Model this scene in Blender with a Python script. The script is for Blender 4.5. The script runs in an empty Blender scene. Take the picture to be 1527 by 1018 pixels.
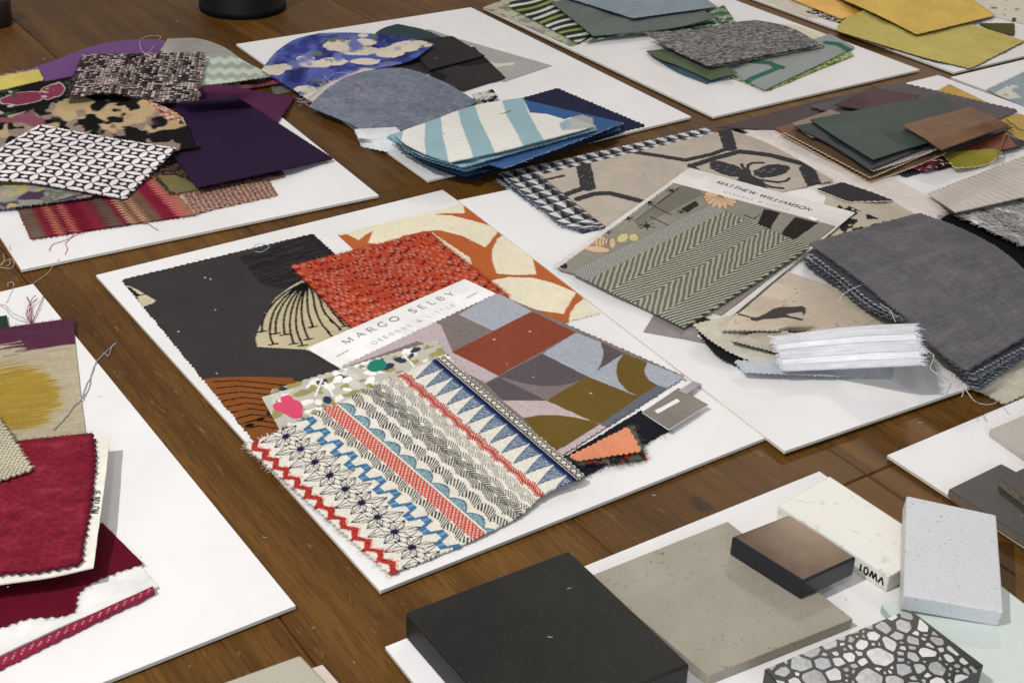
import bpy, bmesh, math, random
import numpy as np
from mathutils import Vector, Matrix

sc = bpy.context.scene
COL = sc.collection
# ------------------------------------------------------------------ camera
PW, PH = 1527.0, 1018.0          # photograph size the outlines were measured in
FPX = 2044.5
PIT, ROLL = math.radians(29.8465), math.radians(2.0433)
CZ = 474.0                       # camera height above the board tops, mm
_f = np.array([0, math.cos(PIT), -math.sin(PIT)])
_r = np.array([1.0, 0, 0])
_u = np.cross(_r, _f)
R_ = math.cos(ROLL) * _r + math.sin(ROLL) * _u
U_ = -math.sin(ROLL) * _r + math.cos(ROLL) * _u
F_ = _f
cd = bpy.data.cameras.new('camera')
cam = bpy.data.objects.new('camera', cd)
COL.objects.link(cam)
m3 = Matrix((R_, U_, -F_)).transposed()
cam.matrix_world = Matrix.Translation((0, 0, CZ / 1000)) @ m3.to_4x4()
cd.sensor_fit = 'HORIZONTAL'
cd.sensor_width = 36.0
cd.lens = 36.0 * FPX / PW
cd.clip_start = 0.01
cd.clip_end = 50
cd.dof.use_dof = True
cd.dof.focus_distance = 0.98
cd.dof.aperture_fstop = 42
sc.camera = cam

# ------------------------------------------------------------------ light
w = bpy.data.worlds.new("World")
sc.world = w
w.use_nodes = True
bg = w.node_tree.nodes['Background']
bg.inputs['Color'].default_value = (1.0, 0.97, 0.955, 1)
bg.inputs['Strength'].default_value = 0.34


def lamp(name, loc, target, power, size, color):
    l = bpy.data.lights.new(name, 'AREA')
    l.shape = 'DISK'
    l.size = size
    l.energy = power
    l.color = color
    o = bpy.data.objects.new(name, l)
    COL.objects.link(o)
    o.location = loc
    d = Vector(target) - Vector(loc)
    o.rotation_euler = d.to_track_quat('-Z', 'Y').to_euler()
    return o


lamp('ceiling_lamp', (-0.80, 0.02, 1.55), (0.0, 0.85, 0), 23.5, 0.055, (1.0, 0.985, 0.955))
lamp('ceiling_lamp', (0.98, 3.5, 1.88), (0.1, 0.9, 0), 15, 0.32, (1.0, 0.9, 0.78))
lamp('ceiling_lamp', (-0.2, -0.6, 2.1), (0.0, 0.8, 0), 6, 0.16, (1.0, 0.95, 0.9))
lamp('window_light', (0.5, -2.0, 1.0), (0.05, 0.8, 0), 26, 1.3, (0.72, 0.84, 1.0))
sc.view_settings.view_transform = 'Standard'
sc.view_settings.look = 'None'
sc.view_settings.exposure = 0.0
sc.view_settings.gamma = 1.0

# ------------------------------------------------------------------ maths helpers
rng = np.random.default_rng(7)
random.seed(5)


def unp(px, py, h=0.0):
    """photograph pixel -> point at height h (mm)"""
    px = np.asarray(px, float)
    py = np.asarray(py, float)
    d = F_ * FPX + R_ * (px[..., None] - PW / 2) - U_ * (py[..., None] - PH / 2)
    t = (np.asarray(h, float) - CZ) / d[..., 2]
    return d * t[..., None] + np.array([0, 0, CZ])


def prj(P):
    d = P - np.array([0, 0, CZ])
    z = d @ F_
    return PW / 2 + FPX * (d @ R_) / z, PH / 2 - FPX * (d @ U_) / z


def lin(c):
    c = np.asarray(c, float) / 255.0
    return np.where(c <= 0.04045, c / 12.92, ((np.maximum(c, 0) + 0.055) / 1.055) ** 2.4)


def hsh(i, j, s=0):
    i = np.asarray(i).astype(np.int64)
    j = np.asarray(j).astype(np.int64)
    h = (i * 374761393 + j * 668265263 + s * 1274126177) & 0xFFFFFFFF
    h = ((h ^ (h >> 13)) * 1274126177) & 0xFFFFFFFF
    h = h ^ (h >> 16)
    return (h & 0xFFFF) / 65535.0


def vn(x, y, s=0):
    i = np.floor(x)
    j = np.floor(y)
    a = x - i
    b = y - j
    a = a * a * (3 - 2 * a)
    b = b * b * (3 - 2 * b)
    return (hsh(i, j, s) * (1 - a) + hsh(i + 1, j, s) * a) * (1 - b) + (hsh(i, j + 1, s) * (1 - a) + hsh(i + 1, j + 1, s) * a) * b


def fbm(x, y, s=0, o=3):
    r = 0
    k = 0.5
    for q in range(o):
        r = r + k * vn(x * 2 ** q, y * 2 ** q, s + q)
        k *= 0.5
    return r / (1 - 0.5 ** o)


def inpoly(x, y, P):
    c = np.zeros(x.shape, bool)
    n = len(P)
    for i in range(n):
        x1, y1 = P[i]
        x2, y2 = P[(i + 1) % n]
        if y1 == y2:
            continue
        k = ((y1 > y) != (y2 > y)) & (x < (x2 - x1) * (y - y1) / (y2 - y1) + x1)
        c ^= k
    return c


def pdist(x, y, pts, asp=1.8):
    """distance to a polyline on the foreshortened table"""
    d = np.full(x.shape, 1e9)
    for (x1, y1), (x2, y2) in zip(pts[:-1], pts[1:]):
        dx, dy = x2 - x1, (y2 - y1) * asp
        L = dx * dx + dy * dy + 1e-9
        ax, ay = x - x1, (y - y1) * asp
        t = np.clip((ax * dx + ay * dy) / L, 0, 1)
        d = np.minimum(d, np.hypot(ax - t * dx, ay - t * dy))
    return d


def ell(x, y, cx, cy, rx, ry, rot=0):
    c, s = math.cos(rot), math.sin(rot)
    a = (x - cx) * c + (y - cy) * s
    b = -(x - cx) * s + (y - cy) * c
    return (a / rx) ** 2 + (b / ry) ** 2


def crom(P, n):
    P = np.asarray(P, float)
    if len(P) == 2:
        t = np.linspace(0, 1, n)[:, None]
        return P[0] * (1 - t) + P[1] * t
    L = np.r_[0, np.cumsum(np.linalg.norm(np.diff(P, axis=0), axis=1))]
    s = np.linspace(0, L[-1], n)
    T = np.gradient(P, L, axis=0)
    k = np.clip(np.searchsorted(L, s, side='right') - 1, 0, len(P) - 2)
    h = (L[k + 1] - L[k])[:, None]
    t = ((s - L[k]) / (L[k + 1] - L[k]))[:, None]
    return ((2 * t ** 3 - 3 * t ** 2 + 1) * P[k] + (t ** 3 - 2 * t ** 2 + t) * h * T[k]
            + (-2 * t ** 3 + 3 * t ** 2) * P[k + 1] + (t ** 3 - t ** 2) * h * T[k + 1])


# ------------------------------------------------------------------ height field of everything already laid down
HX0, HY0, HC = -900.0, 330.0, 2.0
HNX, HNY = 900, 820
TABLE_Z = -3.6
BOARD_Z = -2.5
HF = np.full((HNX, HNY), TABLE_Z)


def hidx(x, y):
    return (np.clip(((x - HX0) / HC).astype(int), 0, HNX - 1), np.clip(((y - HY0) / HC).astype(int), 0, HNY - 1))


def hs(x, y):
    return HF[hidx(np.asarray(x), np.asarray(y))]


def hpoly(poly, z):
    xs = np.array([p[0] for p in poly])
    ys = np.array([p[1] for p in poly])
    i0, j0 = hidx(xs.min() - 2, ys.min() - 2)
    i1, j1 = hidx(xs.max() + 2, ys.max() + 2)
    gx, gy = np.meshgrid(HX0 + (np.arange(i0, i1 + 1) + .5) * HC, HY0 + (np.arange(j0, j1 + 1) + .5) * HC, indexing='ij')
    k = inpoly(gx, gy, poly)
    HF[i0:i1 + 1, j0:j1 + 1][k] = np.maximum(HF[i0:i1 + 1, j0:j1 + 1][k], z)
    return k.sum()


def hmax_under(poly):
    xs = np.array([p[0] for p in poly])
    ys = np.array([p[1] for p in poly])
    i0, j0 = hidx(xs.min(), ys.min())
    i1, j1 = hidx(xs.max(), ys.max())
    gx, gy = np.meshgrid(HX0 + (np.arange(i0, i1 + 1) + .5) * HC, HY0 + (np.arange(j0, j1 + 1) + .5) * HC, indexing='ij')
    k = inpoly(gx, gy, poly)
    return HF[i0:i1 + 1, j0:j1 + 1][k].max()


# ------------------------------------------------------------------ object helpers
def tag(o, label=None, cat=None, group=None, kind=None):
    if label:
        o['label'] = label
    if cat:
        o['category'] = cat
    if group:
        o['group'] = group
    if kind:
        o['kind'] = kind
    return o


def link(name, me, mats=(), parent=None, loc=None):
    o = bpy.data.objects.new(name, me)
    COL.objects.link(o)
    for m in mats:
        me.materials.append(m)
    if parent is not None:
        o.parent = parent
    if loc is not None:
        o.location = loc
    return o


def np_mesh(name, V, quads, col=None, uv=None, smooth=None, tris=None):
    me = bpy.data.meshes.new(name)
    nq = len(quads)
    nt = 0 if tris is None else len(tris)
    me.vertices.add(len(V))
    me.vertices.foreach_set('co', (np.asarray(V) / 1000.0).astype(np.float32).ravel())
    idx = np.asarray(quads, np.int32).ravel()
    st = np.arange(nq, dtype=np.int32) * 4
    if nt:
        st = np.r_[st, nq * 4 + np.arange(nt, dtype=np.int32) * 3]
        idx = np.r_[idx, np.asarray(tris, np.int32).ravel()]
    me.loops.add(len(idx))
    me.loops.foreach_set('vertex_index', idx)
    me.polygons.add(nq + nt)
    me.polygons.foreach_set('loop_start', st.astype(np.int32))
    me.update(calc_edges=True)
    if smooth is not None:
        me.polygons.foreach_set('use_smooth', np.asarray(smooth, bool))
    if col is not None:
        a = me.color_attributes.new('Col', 'FLOAT_COLOR', 'POINT')
        c4 = np.ones((len(V), 4), np.float32)
        c4[:, :3] = col
        a.data.foreach_set('color', c4.ravel())
    if uv is not None:
        l = me.uv_layers.new(name='UVMap')
        l.data.foreach_set('uv', np.asarray(uv, np.float32)[idx].ravel())
    return me


# ------------------------------------------------------------------ materials
def nmat(name):
    m = bpy.data.materials.new(name)
    m.use_nodes = True
    return m, m.node_tree.nodes, m.node_tree.links, m.node_tree.nodes['Principled BSDF']


def mixc(N, L, mode, fac, a, b):
    x = N.new('ShaderNodeMix')
    x.data_type = 'RGBA'
    x.blend_type = mode
    for sock, v in ((x.inputs[0], fac), (x.inputs[6], a), (x.inputs[7], b)):
        if hasattr(v, 'is_linked'):
            L.new(v, sock)
        elif isinstance(v, (int, float)):
            sock.default_value = v
        else:
            sock.default_value = (*v, 1)
    return x.outputs[2]


def ramp(N, L, src, stops):
    r = N.new('ShaderNodeValToRGB')
    L.new(src, r.inputs[0])
    e = r.color_ramp.elements
    while len(e) < len(stops):
        e.new(0.5)
    for q, (p, c) in zip(e, stops):
        q.position = p
        q.color = (*c, 1) if not isinstance(c, (int, float)) else (c, c, c, 1)
    return r.outputs[0]


def noise(N, L, vec, scale, detail=3, rough=.5, dist=0):
    n = N.new('ShaderNodeTexNoise')
    n.inputs['Scale'].default_value = scale
    n.inputs['Detail'].default_value = detail
    n.inputs['Roughness'].default_value = rough
    n.inputs['Distortion'].default_value = dist
    if vec is not None:
        L.new(vec, n.inputs['Vector'])
    return n


def cloth_mat(name, rough=.95, sheen=.0, slub=.24, bump=.6, fine=1.6, spec=.1, alpha=None):
    m, N, L, B = nmat(name)
    at = N.new('ShaderNodeVertexColor')
    at.layer_name = 'Col'
    uv = N.new('ShaderNodeUVMap')
    ma = N.new('ShaderNodeMapping')
    ma.inputs['Scale'].default_value = (1.3, .09, 1)
    L.new(uv.outputs[0], ma.inputs[0])
    mb = N.new('ShaderNodeMapping')
    mb.inputs['Scale'].default_value = (.09, 1.3, 1)
    L.new(uv.outputs[0], mb.inputs[0])
    n1 = noise(N, L, ma.outputs[0], 1, 2)
    n2 = noise(N, L, mb.outputs[0], 1, 2)
    n3 = noise(N, L, uv.outputs[0], fine * .55, 2)
    mm = N.new('ShaderNodeMath')
    mm.operation = 'ADD'
    L.new(n1.outputs[0], mm.inputs[0])
    L.new(n2.outputs[0], mm.inputs[1])
    m2 = N.new('ShaderNodeMath')
    m2.operation = 'ADD'
    L.new(mm.outputs[0], m2.inputs[0])
    L.new(n3.outputs[0], m2.inputs[1])
    mr = N.new('ShaderNodeMapRange')
    mr.inputs['From Min'].default_value = .9
    mr.inputs['From Max'].default_value = 2.1
    mr.inputs['To Min'].default_value = 1 - slub
    mr.inputs['To Max'].default_value = 1 + slub
    L.new(m2.outputs[0], mr.inputs[0])
    vm = N.new('ShaderNodeVectorMath')
    vm.operation = 'SCALE'
    L.new(at.outputs[0], vm.inputs[0])
    L.new(mr.outputs[0], vm.inputs['Scale'])
    L.new(vm.outputs[0], B.inputs['Base Color'])
    B.inputs['Roughness'].default_value = rough
    B.inputs['Specular IOR Level'].default_value = spec
    if sheen:
        B.inputs['Sheen Weight'].default_value = sheen
        B.inputs['Sheen Roughness'].default_value = .4
        L.new(vm.outputs[0], B.inputs['Sheen Tint'])
    bu = N.new('ShaderNodeBump')
    bu.inputs['Strength'].default_value = bump
    bu.inputs['Distance'].default_value = .0006
    L.new(m2.outputs[0], bu.inputs['Height'])
    L.new(bu.outputs[0], B.inputs['Normal'])
    if alpha:
        B.inputs['Alpha'].default_value = alpha
    return m


MAT = {
    'cloth': cloth_mat('woven_cloth'),
    'print': cloth_mat('printed_cotton', slub=.15, bump=.45),
    'coarse': cloth_mat('coarse_weave', slub=.16, bump=.6, fine=1.0),
    'velvet': cloth_mat('velvet', slub=.17, sheen=.2, bump=.4, fine=.6, rough=.85),
    'wool': cloth_mat('felted_wool', slub=.22, bump=.8, fine=.9, sheen=.2),
    'leather': cloth_mat('suede_leather', slub=.05, bump=.25, rough=.62, spec=.3, fine=.7),
    'satin': cloth_mat('satin_cloth', slub=.05, bump=.12, rough=.5, spec=.4),
    'card': cloth_mat('smooth_card', slub=.012, bump=.05, rough=.6, spec=.3),
    'gauze': cloth_mat('sheer_gauze', slub=.14, bump=.4, alpha=.92),
}


def plain_mat(name, rgb, rough=.6, spec=.4, metal=0, var=.06, scale=60, bump=.0, coat=0):
    m, N, L, B = nmat(name)
    tc = N.new('ShaderNodeTexCoord')
    n = noise(N, L, tc.outputs['Object'], scale, 4)
    c = lin(rgb)
    L.new(ramp(N, L, n.outputs[0], [(.3, c * (1 - var)), (.7, np.minimum(c * (1 + var), 1))]), B.inputs['Base Color'])
    B.inputs['Roughness'].default_value = rough
    B.inputs['Specular IOR Level'].default_value = spec
    B.inputs['Metallic'].default_value = metal
    B.inputs['Coat Weight'].default_value = coat
    if bump:
        b = N.new('ShaderNodeBump')
        b.inputs['Strength'].default_value = bump
        b.inputs['Distance'].default_value = .0005
        L.new(n.outputs[0], b.inputs['Height'])
        L.new(b.outputs[0], B.inputs['Normal'])
    return m


def stone_mat(name, base, specks, rough=.5, cloud=.12, cscale=18, sscale=220, thr=.66, spec=.4, specks2=None, bump=.1):
    m, N, L, B = nmat(name)
    tc = N.new('ShaderNodeTexCoord')
    o = tc.outputs['Object']
    b = lin(base)
    n1 = noise(N, L, o, cscale, 6, .62, .4)
    c1 = ramp(N, L, n1.outputs[0], [(.3, b * (1 - cloud)), (.72, np.minimum(b * (1 + cloud), .95))])
    n2 = noise(N, L, o, sscale, 2, .5, .6)
    f = ramp(N, L, n2.outputs[0], [(thr, 0.0), (thr + .04, 1.0)])
    c2 = mixc(N, L, 'MIX', f, c1, lin(specks))
    if specks2:
        n3 = noise(N, L, o, sscale * .33, 3, .6, 1.0)
        f2 = ramp(N, L, n3.outputs[0], [(.70, 0.0), (.76, .8)])
        c2 = mixc(N, L, 'MIX', f2, c2, lin(specks2))
    L.new(c2, B.inputs['Base Color'])
    rr = N.new('ShaderNodeMapRange')
    rr.inputs['To Min'].default_value = rough - .1
    rr.inputs['To Max'].default_value = rough + .1
    L.new(n1.outputs[0], rr.inputs[0])
    L.new(rr.outputs[0], B.inputs['Roughness'])
    B.inputs['Specular IOR Level'].default_value = spec
    bu = N.new('ShaderNodeBump')
    bu.inputs['Strength'].default_value = bump
    bu.inputs['Distance'].default_value = .0004
    L.new(n2.outputs[0], bu.inputs['Height'])
    L.new(bu.outputs[0], B.inputs['Normal'])
    return m


def board_mat():
    m, N, L, B = nmat('white_mount_board')
    tc = N.new('ShaderNodeTexCoord')
    o = tc.outputs['Object']
    n1 = noise(N, L, o, 9, 5, .6, .6)
    c = ramp(N, L, n1.outputs[0], [(.25, lin((222, 219, 217))), (.55, lin((231, 229, 229))), (.8, lin((234, 232, 231)))])
    mp = N.new('ShaderNodeMapping')
    mp.inputs['Scale'].default_value = (14, 220, 1)
    mp.inputs['Rotation'].default_value = (0, 0, .7)
    L.new(o, mp.inputs[0])
    n2 = noise(N, L, mp.outputs[0], 1.0, 2, .5, 2.0)
    c = mixc(N, L, 'MIX', ramp(N, L, n2.outputs[0], [(.74, 0.0), (.80, .30)]), c, lin((196, 192, 190)))
    n3 = noise(N, L, o, 420, 2, .6)
    c = mixc(N, L, 'MIX', ramp(N, L, n3.outputs[0], [(.755, 0.0), (.79, .35)]), c, lin((170, 164, 158)))
    L.new(c, B.inputs['Base Color'])
    B.inputs['Roughness'].default_value = .6
    B.inputs['Specular IOR Level'].default_value = .25
    bu = N.new('ShaderNodeBump')
    bu.inputs['Strength'].default_value = .12
    bu.inputs['Distance'].default_value = .0006
    L.new(n1.outputs[0], bu.inputs['Height'])
    L.new(bu.outputs[0], B.inputs['Normal'])
    return m


M_BOARD = board_mat()
M_EDGE = plain_mat('board_core', (205, 198, 186), .8, .2, var=.05, scale=80)
M_INK = plain_mat('black_ink', (30, 30, 34), .7, .2)
M_INKG = plain_mat('grey_ink', (120, 116, 112), .7, .2)
M_INKL = plain_mat('pale_grey_ink', (186, 183, 180), .7, .2)
M_INKB = plain_mat('blue_grey_ink', (62, 70, 84), .7, .2)

# ------------------------------------------------------------------ wooden table
PA = math.radians(-55.35)
PDIR = np.array([math.cos(PA), math.sin(PA)])
PNRM = np.array([-math.sin(PA), math.cos(PA)])


def wood_mat(name, knots=()):
    m, N, L, B = nmat(name)
    tc = N.new('ShaderNodeTexCoord')
    oi = N.new('ShaderNodeObjectInfo')
    sx = N.new('ShaderNodeVectorMath')
    sx.operation = 'SCALE'
    sx.inputs[0].default_value = (7.3, 3.1, 5.7)
    L.new(oi.outputs['Random'], sx.inputs['Scale'])
    ad = N.new('ShaderNodeVectorMath')
    ad.operation = 'ADD'
    L.new(tc.outputs['Object'], ad.inputs[0])
    L.new(sx.outputs[0], ad.inputs[1])
    vec = ad.outputs[0]
    kn = None
    for kx, ky, ks in knots:
        d = N.new('ShaderNodeVectorMath')
        d.operation = 'SUBTRACT'
        L.new(tc.outputs['Object'], d.inputs[0])
        d.inputs[1].default_value = (kx, ky, 0)
        mp = N.new('ShaderNodeMapping')
        mp.inputs['Scale'].default_value = (1 / (ks * 1.7), 1 / ks, 0)
        L.new(d.outputs[0], mp.inputs[0])
        ln = N.new('ShaderNodeVectorMath')
        ln.operation = 'LENGTH'
        L.new(mp.outputs[0], ln.inputs[0])
        kn = ln.outputs['Value']
    m1 = N.new('ShaderNodeMapping')
    m1.inputs['Scale'].default_value = (3.2, 42, 3)
    L.new(vec, m1.inputs[0])
    g1 = noise(N, L, m1.outputs[0], 1.0, 6, .62, .5)
    m2 = N.new('ShaderNodeMapping')
    m2.inputs['Scale'].default_value = (38, 620, 3)
    L.new(vec, m2.inputs[0])
    g2 = noise(N, L, m2.outputs[0], 1.0, 3, .6, .25)
    g3 = noise(N, L, vec, 7.0, 4, .6)
    m4 = N.new('ShaderNodeMapping')
    m4.inputs['Scale'].default_value = (60, 260, 3)
    L.new(vec, m4.inputs[0])
    g4 = noise(N, L, m4.outputs[0], 1.0, 2, .5, 1.2)
    c = ramp(N, L, g1.outputs[0], [(.20, (.056, .0235, .0046)), (.45, (.105, .0470, .0088)), (.60, (.142, .066, .0128)), (.84, (.200, .100, .022))])
    c = mixc(N, L, 'MULTIPLY', .8, c, ramp(N, L, g2.outputs[0], [(.28, (.50, .47, .43)), (.50, (1, 1, 1)), (.78, (1.28, 1.25, 1.2))]))
    c = mixc(N, L, 'MULTIPLY', .6, c, ramp(N, L, g3.outputs[0], [(.3, (.7, .66, .6)), (.7, (1.15, 1.15, 1.15))]))
    c = mixc(N, L, 'MIX', ramp(N, L, g4.outputs[0], [(.64, 0.0), (.74, .6)]), c, (.21, .115, .034))
    c = mixc(N, L, 'MULTIPLY', 1.0, c, ramp(N, L, oi.outputs['Random'], [(0, (.80, .78, .74)), (1, (1.14, 1.12, 1.10))]))
    if kn is not None:
        wob = N.new('ShaderNodeMath')
        wob.operation = 'MULTIPLY_ADD'
        L.new(g4.outputs[0], wob.inputs[0])
        wob.inputs[1].default_value = .9
        L.new(kn, wob.inputs[2])
        kc = ramp(N, L, wob.outputs[0], [(.42, (.012, .006, .004)), (.62, (.028, .013, .006)), (.9, (.016, .008, .004)), (1.2, (.05, .022, .008))])
        c = mixc(N, L, 'MIX', ramp(N, L, wob.outputs[0], [(.80, .72), (2.1, 0.0)]), c, kc)
    L.new(c, B.inputs['Base Color'])
    B.inputs['Roughness'].default_value = .42
    rr = N.new('ShaderNodeMapRange')
    rr.inputs['To Min'].default_value = .34
    rr.inputs['To Max'].default_value = .62
    L.new(g2.outputs[0], rr.inputs[0])
    L.new(rr.outputs[0], B.inputs['Roughness'])
    B.inputs['Specular IOR Level'].default_value = .19
    bu = N.new('ShaderNodeBump')
    bu.inputs['Strength'].default_value = .35
    bu.inputs['Distance'].default_value = .0006
    L.new(g2.outputs[0], bu.inputs['Height'])
    L.new(bu.outputs[0], B.inputs['Normal'])
    return m


def box_bm(sx, sy, sz, bev, z0=0.0, seg=1):
    bm = bmesh.new()
    bmesh.ops.create_cube(bm, size=1)
    for v in bm.verts:
        v.co.x *= sx
        v.co.y *= sy
        v.co.z = (v.co.z + .5) * sz + z0
    if bev:
        bmesh.ops.bevel(bm, geom=list(bm.edges), offset=bev, segments=seg, affect='EDGES', profile=.6)
    return bm


def bm_obj(name, bm, mats, parent=None, loc=None, rot=0.0):
    me = bpy.data.meshes.new(name)
    bmesh.ops.recalc_face_normals(bm, faces=list(bm.faces))
    bm.to_mesh(me)
    bm.free()
    o = link(name, me, mats, parent, loc)
    if rot:
        o.rotation_euler = (0, 0, rot)
    return o


table = bpy.data.objects.new('table_top', None)
COL.objects.link(table)
table.location = (0, .9, (TABLE_Z - 30) / 1000)
tag(table, 'dark brown wooden table top of wide boards under everything', 'table', kind='structure')
M_WOOD = wood_mat('dark_stained_wood')
kp = unp(1045, 752, TABLE_Z)[:2]
PWID = 178.3
joints = {}
jspec = {2: [unp(1312, 698, TABLE_Z)[:2] @ PDIR], 3: [unp(345, 343, TABLE_Z)[:2] @ PDIR, unp(1283, 712, TABLE_Z)[:2] @ PDIR]}
row = 0
for k in range(-8, 15):
    a0 = 34.5 + PWID * k
    mid = a0 + PWID / 2
    cuts = [-3400.0]
    if k == 2:
        cuts += [unp(352, 336, TABLE_Z)[:2] @ PDIR, (unp(1283, 712, TABLE_Z)[:2] @ PDIR) - 1e-3]
    elif k == 3:
        cuts += [-1500.0, unp(1312, 700, TABLE_Z)[:2] @ PDIR + 0.0]
    else:
        x = -3400 + rng.uniform(500, 1200)
        while x < 1600:
            cuts.append(x)
            x += rng.uniform(900, 1500)
    cuts = sorted(cuts) + [2000.0]
    for c0, c1 in zip(cuts[:-1], cuts[1:]):
        ln = c1 - c0
        ctr = PDIR * (c0 + c1) / 2 + PNRM * mid
        mat = M_WOOD
        lk = kp - ctr
        kx, ky = lk @ PDIR, lk @ PNRM
        if abs(kx) < ln / 2 and abs(ky) < PWID / 2:
            mat = wood_mat('dark_stained_wood_with_knot', [(kx / 1000, ky / 1000, .0115)])
        bm = box_bm((ln - .5) / 1000, (PWID - .5) / 1000, .03, .0009)
        o = bm_obj('plank', bm, [mat], table, (ctr[0] / 1000, ctr[1] / 1000 - .9, 0), PA)

# ------------------------------------------------------------------ rigid slabs (boards, tiles)


def slab(name, label, cat, group, quad, thick, mat, z=None, tops=None, bev=.5, side=None, seg=2, parent=None, stamp=True, kind=None):
    """a flat slab whose top face has the corners `quad` in the photograph"""
    if tops is None:
        zb = z
        if zb is None:
            zb = 0.0
            for _ in range(3):
                P = [unp(x, y, zb + thick)[:2] for x, y in quad]
                zb = hmax_under(P)
        tops = [zb + thick] * 4
    T = np.array([unp(x, y, h) for (x, y), h in zip(quad, tops)])
    n = np.cross(T[1] - T[0], T[3] - T[0])
    o_ = np.array([0, 0, CZ])
    T[2] = o_ + (T[2] - o_) * (((T[0] - o_) @ n) / ((T[2] - o_) @ n))
    n /= np.linalg.norm(n)
    if n[2] < 0:
        n = -n
    Bt = T - n * thick
    ctr = Bt.mean(0)
    bm = bmesh.new()
    vs = [bm.verts.new(Vector((p - ctr) / 1000)) for p in list(T) + list(Bt)]
    faces = [(0, 1, 2, 3), (7, 6, 5, 4)] + [(i, i + 4, (i + 1) % 4 + 4, (i + 1) % 4) for i in range(4)]
    fs = [bm.faces.new([vs[i] for i in f]) for f in faces]
    if side is not None:
        for f in fs[1:]:
            f.material_index = 1
    if bev:
        bmesh.ops.bevel(bm, geom=list(bm.edges), offset=bev / 1000, segments=seg, affect='EDGES', profile=.5)
    loc = ctr / 1000
    o = bm_obj(name, bm, [mat] + ([side] if side is not None else []), parent, loc)
    if label:
        tag(o, label, cat, group, kind)
    if stamp:
        hpoly([p[:2] for p in T], max(tops))
    return o, T, n


BG = 'white mount boards laid out on the table'


def board(label, quad, z=BOARD_Z, t=2.5):
    o, T, n = slab('mount_board', label, 'board', BG, quad, t, M_BOARD, z=z, bev=.22, side=M_EDGE, seg=1)
    c_ = T.mean(0)
    base = [(p - c_) * np.array([.97, .97, 1]) + c_ - np.array([0, 0, t + .02]) for p in T]
    bq = [tuple(float(v_) for v_ in prj(p)) for p in base]
    b, _, _ = slab('shadow_gap_riser', None, None, None, bq, z - TABLE_Z - .04, M_EDGE, z=TABLE_Z + .02, bev=0, stamp=False)  # unseen inset block, added so the board edges get a dark contact line
    b.parent = o
    b.location = Vector(b.location) - Vector(o.location)
    return o, T, n


# far to near
def bboard(label, anchor, px, ang, w_, h_, z=BOARD_Z):
    a = math.radians(ang)
    e1 = np.array([math.cos(a), math.sin(a)])
    e2 = np.array([math.sin(a), -math.cos(a)])
    o = unp(px[0], px[1], z + 2.5)[:2]
    off = {'TL': (0, 0), 'TR': (1, 0), 'BR': (1, 1), 'BL': (0, 1)}[anchor]
    o = o - e1 * w_ * off[0] - e2 * h_ * off[1]
    q = [o, o + e1 * w_, o + e1 * w_ + e2 * h_, o + e2 * h_]
    qp = [tuple(float(x) for x in prj(np.array([p[0], p[1], z + 2.5]))) for p in q]
    return board(label, qp, z=z)


bboard('white board under the yellow and mustard fabrics in the far right corner', 'BL', (1423, 108), 35.0, 297, 420)
bboard('white board under the green fabrics and grey boucle at the back', 'BL', (1064, 174), 34.75, 297, 420)
board('white board under the blue floral and blue striped fabrics', [(352, 66), (702, 11), (1031, 174), (638, 269)])
bboard('white board under the purple fabrics and the lattice print on the left', 'BR', (565, 291), 32.4, 297, 420)
bboard('white board cut by the right edge under one pale blue fabric', 'TL', (1418, 115), 35.0, 297, 420)
bboard('white board under the suede and leather pile on the right', 'TR', (1399, 112), 35.5, 297, 420)
bA = board('white board in the centre under the charcoal, orange and embroidered fabrics', [(143, 410), (660, 283), (1172, 640), (567, 880)])
bboard('white board at lower left under the ikat and raspberry fabrics', 'BR', (441, 902), 35.7, 297, 420)
# ---- the fabric lying half under the next board has to be laid before it: see below


# ------------------------------------------------------------------ draped fabric
def slide_max(A, k, ax):
    B = A.copy()
    n = A.shape[ax]
    for d in range(1, k + 1):
        d = min(d, n - 1)
        if ax == 0:
            B[d:] = np.maximum(B[d:], A[:-d])
            B[:-d] = np.maximum(B[:-d], A[d:])
        else:
            B[:, d:] = np.maximum(B[:, d:], A[:, :-d])
            B[:, :-d] = np.maximum(B[:, :-d], A[:, d:])
    return B


def box_blur(A, k, ax):
    pad = [(0, 0), (0, 0)]
    pad[ax] = (k + 1, k)
    P = np.cumsum(np.pad(A, pad, mode='edge'), axis=ax)
    w_ = 2 * k + 1
    if ax == 0:
        return (P[w_:] - P[:-w_]) / w_
    return (P[:, w_:] - P[:, :-w_]) / w_


def drape(raw, cu, cv, r):
    ku = max(1, int(round(r / cu)))
    kv = max(1, int(round(r / cv)))
    ku = min(ku, 40)
    kv = min(kv, 40)
    A = slide_max(slide_max(raw, kv, 0), ku, 1)
    A = box_blur(box_blur(A, kv, 0), ku, 1)
    return np.maximum(A, raw)


class G:
    pass


FG = 'fabric swatches spread over the boards'
SW = []


def solid(rgb, m=.06, big=30.0, seed=0, edge=None):
    rgb = np.array(rgb, float)

    def f(g):
        n = fbm(g.X / big + seed * 7.1, g.Y / big, 3 + seed) - .5
        n2 = fbm(g.X / 4.0, g.Y / 4.0, 9 + seed, 2) - .5
        return rgb[None, None, :] * (1 + 2 * m * n + m * n2)[..., None]
    return f


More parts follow.
